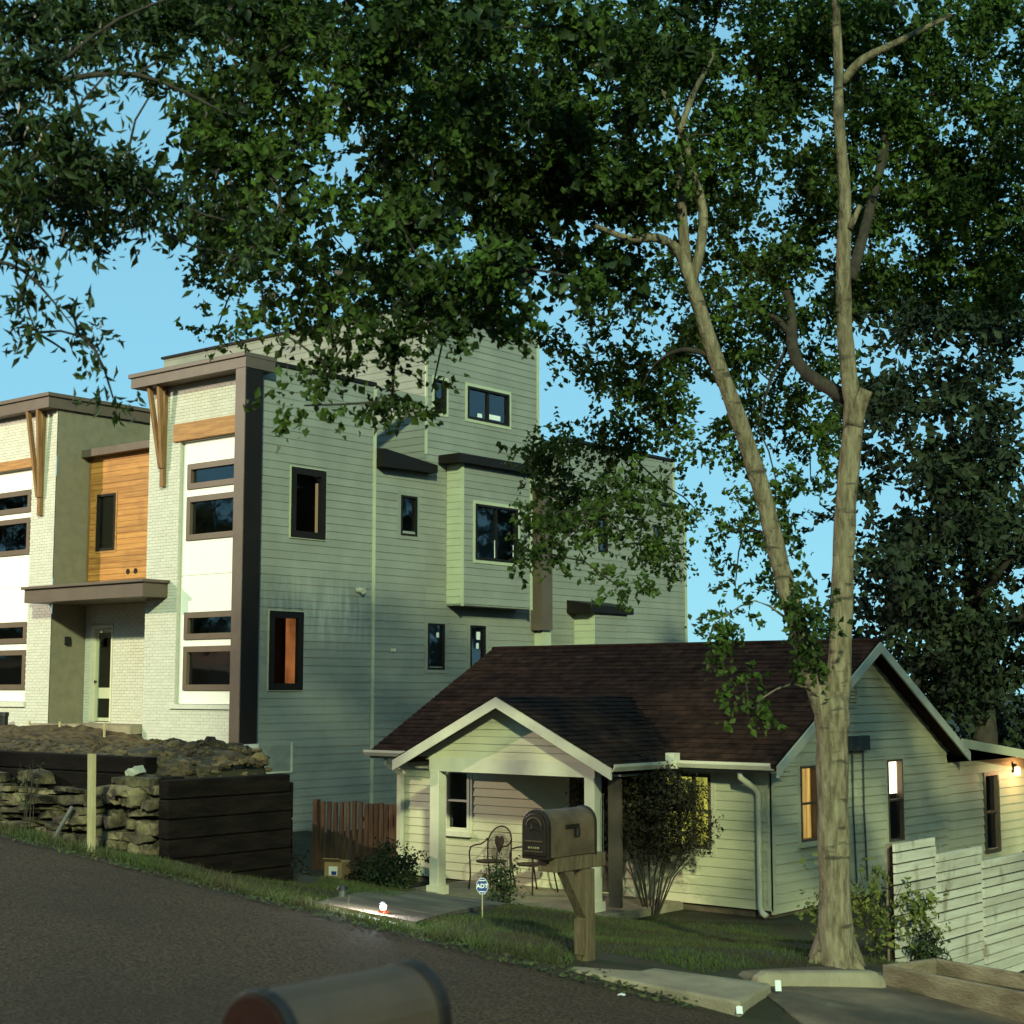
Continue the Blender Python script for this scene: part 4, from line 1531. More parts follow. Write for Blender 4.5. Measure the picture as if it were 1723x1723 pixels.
# concrete wheel stop
mb = MB()
a, b = Vector((-6.13, 10.22, -.19)), Vector((-5.62, 11.20, -.26))
d = (b - a).normalized()
s = Vector((-d.y, d.x, 0))
prof = [(-.10, 0), (.10, 0), (.085, .10), (.05, .15), (-.05, .15), (-.085, .10)]
for (p, sc) in ((a, .75), (a + d * .08, 1), (b - d * .08, 1), (b, .75)):
    for (u, z) in prof:
        mb.v.append(tuple(p + s * (u * sc) + Vector((0, 0, z * sc))))
for r in range(3):
    for k in range(6):
        mb.f.append((r * 6 + k, r * 6 + (k + 1) % 6, (r + 1) * 6 + (k + 1) % 6, (r + 1) * 6 + k))
mb.f.append(tuple(range(5, -1, -1)))
mb.f.append(tuple(range(18, 24)))
tag(bevel(mb.build("wheel_stop", M["concrete"]), .01), "pale concrete wheel stop lying on the driveway", "wheel stop")

# ------------------------------------------------------------------ mailboxes
def mailbox(loc, rot, w, h, l, body_mat, door_mat, back_mat, th_):
    """box along local +Y; door at -Y"""
    R_ = Matrix.Translation(loc) @ Matrix.Rotation(rot, 4, "Z")
    def T(l_):
        return [tuple(R_ @ Vector(p)) for p in l_]
    r = w / 2
    hs_ = h - r
    prof = [(-r, 0), (r, 0), (r, hs_)] + [(r * math.cos(a), hs_ + r * math.sin(a)) for a in [math.pi * k / 12 for k in range(1, 12)]] + [(-r, hs_)]
    n = len(prof)
    def shell(y0, y1, s, name, mat, cap0=True, cap1=True):
        mb = MB()
        c = h / 2
        for y in (y0, y1):
            mb.v += T([(x * s, y, c + (z - c) * s) for x, z in prof])
        for k in range(n):
            mb.f.append((k, (k + 1) % n, n + (k + 1) % n, n + k))
        if cap0:
            mb.f.append(tuple(range(n - 1, -1, -1)))
        if cap1:
            mb.f.append(tuple(range(n, 2 * n)))
        return bevel(mb.build(name, mat, th_), .006, 2)
    shell(0, l, 1.0, "body", body_mat)
    shell(-.018, .022, 1.06, "door_rim", door_mat)
    d_ = shell(-.03, -.0182, .90, "door", door_mat)
    shell(l - .02, l + .012, 1.05, "back_rim", door_mat)
    shell(l + .0121, l + .016, .96, "back", back_mat)
    return T, d_
m1 = thing("roadside_mailbox", (-7.33, 9.7, -.05), "dark rounded mailbox on a weathered braced post beside the lawn", "mailbox", "roadside mailboxes")
T, door_ = mailbox((-7.40, 9.26, .765), 0, .235, .345, .58, M["mail_metal"], M["mail_dark"], M["mail_dark"], m1)
mb = MB()
for (z, w) in ((.12, .085), (.045, .085)):
    mb.v += []
    x0_, x1_ = -w, w
    mb.hexa(T([(x0_, -.036, z), (x1_, -.036, z), (x1_, -.03, z), (x0_, -.03, z), (x0_, -.036, z + .008), (x1_, -.036, z + .008), (x1_, -.03, z + .008), (x0_, -.03, z + .008)]))
arc = [(.07 * math.cos(a), -.034, .235 + .06 * math.sin(a)) for a in [math.pi * k / 10 for k in range(11)]]
mb.tube(T(arc), .004, 5)
mb.build("door_moulding", M["mail_metal"], door_)
mb = MB()
for k in range(5):
    xx = -.05 + k * .022
    mb.hexa(T([(xx, -.034, .070), (xx + .008, -.034, .070), (xx + .008, -.03, .070), (xx, -.03, .070), (xx, -.034, .083), (xx + .008, -.034, .083), (xx + .008, -.03, .083), (xx, -.03, .083)]))
mb.build("emblem", M["stake_wood"], door_)
mb = MB()
mb.tube(T([(0, -.03, .255), (0, -.06, .25), (0, -.06, .215), (0, -.03, .21)]), .007, 6)
mb.build("latch", M["mail_dark"], door_)
mb = MB()   # flag folded down on the side
x_ = .1176
mb.hexa(T([(x_, .20, .205), (x_, .36, .205), (x_ + .012, .36, .205), (x_ + .012, .20, .205), (x_, .20, .235), (x_, .36, .235), (x_ + .012, .36, .235), (x_ + .012, .20, .235)]))
mb.hexa(T([(x_, .305, .14), (x_, .365, .14), (x_ + .014, .365, .14), (x_ + .014, .305, .14), (x_, .305, .2049), (x_, .365, .2049), (x_ + .014, .365, .2049), (x_ + .014, .305, .2049)]))
fl = mb.build("flag", M["mail_dark"], m1)
mb = MB()
mb.hexa(T([(x_ + .0145, .325, .145), (x_ + .0145, .337, .145), (x_ + .016, .337, .145), (x_ + .016, .325, .145), (x_ + .0145, .325, .20), (x_ + .0145, .337, .20), (x_ + .016, .337, .20), (x_ + .016, .325, .20)]))
mb.build("flag_edge", M["grey_metal"], fl)
mb = MB()
mb.box(-7.47, -7.29, 9.36, 9.98, .655, .76)
bevel(mb.build("support_plank", M["post_wood"], m1), .005)
mb = MB()
mb.box(-7.37, -7.265, 9.70, 9.805, -.3, .653)
bevel(mb.build("post", M["post_wood"], m1), .005)
mb = MB()
mb.hexa([(-7.36, 9.45, .652), (-7.275, 9.45, .652), (-7.275, 9.55, .652), (-7.36, 9.55, .652), (-7.36, 9.70, .29), (-7.275, 9.70, .29), (-7.275, 9.70, .42), (-7.36, 9.70, .42)])
mb.build("brace", M["post_wood"], m1)
mb = MB()
mb.box(-7.372, -7.28, 9.683, 9.699, .02, .28)
mb.build("post_cleat", M["post_wood"], m1)

m2 = thing("roadside_mailbox", (-2.66, 2.6, .1), "grey rounded mailbox top cut off by the bottom picture edge", "mailbox", "roadside mailboxes")
T, door_ = mailbox((-2.665, 2.845, 1.10), math.pi, .235, .245, .475, M["mail_grey"], M["mail_dark"], M["mail_red"], m2)
mb = MB()
mb.box(-2.72, -2.6, 2.45, 2.85, 1.05, 1.11)
mb.build("support_plank", M["post_wood"], m2)
mb = MB()
mb.box(-2.71, -2.61, 2.6, 2.7, -.3, 1.049)
mb.build("post", M["post_wood"], m2)

# ------------------------------------------------------------------ small things on the lawn
# yard sign
ys_ = thing("yard_sign", (-10.1, 11.8, -.2), "small blue octagonal security yard sign on a thin stake beside the walk", "yard sign")
yaw = math.radians(39.5)
ux = Vector((math.cos(yaw), math.sin(yaw), 0))
un = Vector((math.sin(yaw), -math.cos(yaw), 0))
c0 = Vector((-10.10, 11.8, .115))
def octo(r, rz, off):
    return [tuple(c0 + ux * (r * math.cos(a)) + Vector((0, 0, rz * math.sin(a))) + un * off) for a in [math.pi / 8 + math.pi / 4 * k for k in range(8)]]
def slab_oct(r, rz, o0, o1, name, mat, par):
    mb = MB()
    mb.v += octo(r, rz, o0) + octo(r, rz, o1)
    mb.f.append(tuple(range(7, -1, -1)))
    mb.f.append(tuple(range(8, 16)))
    for k in range(8):
        mb.f.append((k, (k + 1) % 8, 8 + (k + 1) % 8, 8 + k))
    return mb.build(name, mat, par)
face = slab_oct(.060, .082, 0, .004, "sign_face", M["paper"], ys_)
slab_oct(.056, .077, .0041, .005, "blue_field", M["sign_blue"], face)
cu = bpy.data.curves.new("lettering", "FONT")
cu.body = "ADT"
cu.size = .056
cu.align_x = "CENTER"
cu.align_y = "CENTER"
cu.extrude = .0006
cu.offset = .0016
tmp = bpy.data.objects.new("lettering_tmp", cu)
COL.objects.link(tmp)
bpy.context.view_layer.update()
dg = bpy.context.evaluated_depsgraph_get()
me = bpy.data.meshes.new_from_object(tmp.evaluated_get(dg))
bpy.data.objects.remove(tmp)
mat3 = Matrix((ux, Vector((0, 0, 1)), un)).transposed().to_4x4()
me.transform(Matrix.Translation(c0 + un * .0062) @ mat3)
me.name = "lettering"
me.materials.clear()
link("lettering", me, M["paper"], face)
mb = MB()
for zz in (.053, -.053):
    for s in (-1, 1):
        pass
    a = c0 + Vector((0, 0, zz)) + un * .0051
    mb.poly([a - ux * .03 - Vector((0, 0, .004)), a + ux * .03 - Vector((0, 0, .004)), a + ux * .03 + Vector((0, 0, .004)), a - ux * .03 + Vector((0, 0, .004))])
mb.build("stripe", M["paper"], face)
mb = MB()
mb.tube([(-10.10, 11.803, -.3), (-10.10, 11.803, .06)], .006, 6)
mb.build("stake", M["stake_wood"], ys_)

# glowing path lamp by the street end of the walk
lx, ly = -9.74, 10.06
lz = ground_z(lx, ly)
pl2 = thing("path_lamp", (lx, ly, lz), "glowing low path lamp at the street end of the front walk", "lamp")
mb = MB()
mb.tube([(lx, ly, lz - .1), (lx, ly, lz + .06)], [.012, .012], 8)
mb.build("stem", M["black"], pl2)
mb = MB()
mb.tube([(lx, ly, lz + .06 + .030 * (1 - math.cos(t_ * math.pi / 8))) for t_ in range(9)], [max(.004, .030 * math.sin(t_ * math.pi / 8)) for t_ in range(9)], 16)
mb.build("bulb", M["lamp_core"], pl2, smooth=True)
mb = MB()
mb.tube([(lx, ly, lz + .03), (lx, ly, lz + .045), (lx, ly, lz + .062)], [.035, .052, .03], 16)
mb.build("amber_glow_ring", M["lamp_amber"], pl2)  # added ring, its emission stands in for the red glow around the lamp
mb = MB()
mb.tube([(lx, ly, lz + .118), (lx, ly, lz + .128), (lx, ly, lz + .138)], [.036, .026, .008], 12)
mb.build("cap", M["black"], pl2)
ld = bpy.data.lights.new("path_bulb", "POINT")
ld.energy = 26
ld.color = (.9, .95, 1.0)
ld.shadow_soft_size = .04
lo = bpy.data.objects.new("path_bulb", ld)
COL.objects.link(lo)
lo.location = (lx + .02, ly - .1, lz + .14)
# unlit solar light
sx_, sy_ = -10.95, 10.75
sz_ = ground_z(sx_, sy_)
so = thing("solar_light", (sx_, sy_, sz_), "unlit little solar garden light with dark cap in the grass", "garden light")
mb = MB()
mb.tube([(sx_, sy_, sz_ - .05), (sx_, sy_, sz_ + .10)], [.028, .036], 10)
mb.build("lens", M["grey_metal"], so)
mb = MB()
mb.tube([(sx_, sy_, sz_ + .10), (sx_, sy_, sz_ + .135)], [.055, .04], 10)
mb.build("cap", M["black"], so)
# cardboard box
cb = thing("cardboard_box", (-19.4, 18.9, -1.17), "open cardboard box with white label standing on the grass by the fence", "box")
R_ = Matrix.Translation((-19.35, 18.9, -1.19)) @ Matrix.Rotation(.35, 4, "Z")
def TB(l):
    return [tuple(R_ @ Vector(p)) for p in l]
mb = MB()
for (x0_, x1_, y0_, y1_) in ((-.16, .16, -.2, -.19), (-.16, .16, .19, .2), (-.16, -.15, -.19, .19), (.15, .16, -.19, .19)):
    mb.hexa(TB([(x0_, y0_, 0), (x1_, y0_, 0), (x1_, y1_, 0), (x0_, y1_, 0), (x0_, y0_, .34), (x1_, y0_, .34), (x1_, y1_, .34), (x0_, y1_, .34)]))
mb.hexa(TB([(-.15, -.19, .0), (.15, -.19, 0), (.15, .19, 0), (-.15, .19, 0), (-.15, -.19, .02), (.15, -.19, .02), (.15, .19, .02), (-.15, .19, .02)]))
body = mb.build("body", M["card"], cb)
mb = MB()
mb.hexa(TB([(-.16, -.2, .34), (.16, -.2, .34), (.16, -.19, .345), (-.16, -.19, .345), (-.15, -.3, .40), (.15, -.3, .40), (.15, -.295, .41), (-.15, -.295, .41)]))
mb.build("flap", M["card"], cb)
mb = MB()
mb.hexa(TB([(-.08, -.2035, .12), (.08, -.2035, .12), (.08, -.2005, .12), (-.08, -.2005, .12), (-.08, -.2035, .27), (.08, -.2035, .27), (.08, -.2005, .27), (-.08, -.2005, .27)]))
lab = mb.build("label", M["paper"], body)
mb = MB()
mb.hexa(TB([(-.03, -.205, .13), (.06, -.205, .13), (.06, -.2037, .13), (-.03, -.2037, .13), (-.03, -.205, .19), (.06, -.205, .19), (.06, -.2037, .19), (-.03, -.2037, .19)]))
mb.build("print", M["sign_blue"], lab)
# paper scraps at the apron
def scrap(x, y, z, w, h, lb, rx=0.0, rz=0.0):
    mb = MB()
    Rm = Matrix.Translation((x, y, z)) @ Matrix.Rotation(rz, 4, "Z") @ Matrix.Rotation(rx, 4, "X")
    pts = [(-w / 2, -h / 2, 0), (0, -h / 2, .006), (w / 2, -h / 2, 0), (w / 2, h / 2, 0), (0, h / 2, .008), (-w / 2, h / 2, 0)]
    mb.v += [tuple(Rm @ Vector(p)) for p in pts] + [tuple(Rm @ (Vector(p) + Vector((0, 0, .002)))) for p in pts]
    mb.f += [(0, 1, 4, 5), (1, 2, 3, 4), (6, 7, 10, 11), (7, 8, 9, 10), (0, 5, 11, 6), (2, 3, 9, 8), (0, 1, 7, 6), (1, 2, 8, 7), (3, 4, 10, 9), (4, 5, 11, 10)]
    tag(mb.build("paper_scrap", M["paper"]), lb, "paper", "scraps at the driveway")
scrap(-5.84, 10.05, -.085, .042, .075, "white paper scrap upright on the far corner of the concrete apron", 1.2, .67)
scrap(-5.72, 9.33, -.13, .042, .055, "white paper scrap at the near corner of the concrete apron", .9, .67)
scrap(-6.45, 9.0, zr(-6.45, 9.0) + .012, .05, .035, "tiny white scrap lying on the dark asphalt", .1, .4)

# ------------------------------------------------------------------ street lamp up the road that lights the fronts
slx, sly, slz = -47.5, -2.0, zr(-45, 2.4)
sl = thing("street_lamp", (slx, sly, slz), "warm street lamp on a tall pole up the road", "street lamp")
mb = MB()
mb.tube([(slx, sly, slz - .3), (slx, sly, slz + 12.0)], [.12, .08], 10)
mb.build("pole", M["grey_metal"], sl)
mb = MB()
mb.tube([(slx, sly, slz + 11.80), (slx + .6, sly + .8, slz + 12.20), (slx + 1.2, sly + 1.6, slz + 12.25)], .04, 8)
mb.build("arm", M["grey_metal"], sl)
mb = MB()
mb.tube([(slx + 1.1, sly + 1.5, slz + 12.26), (slx + 1.2, sly + 1.65, slz + 12.30), (slx + 1.45, sly + 2.0, slz + 12.26)], [.08, .16, .1], 10)
mb.build("head", M["grey_metal"], sl)
mb = MB()
mb.tube([(slx + 1.3, sly + 1.8, slz + 12.14), (slx + 1.3, sly + 1.8, slz + 12.02)], [.13, .07], 10)
mb.build("lens", M["street_core"], sl)
sd = bpy.data.lights.new("street_bulb", "POINT")
sd.energy = 20500
sd.color = (1.0, .84, .64)
sd.shadow_soft_size = .12
sb = bpy.data.objects.new("street_bulb", sd)
COL.objects.link(sb)
sb.location = (slx + 1.3, sly + 1.8, slz + 11.85)

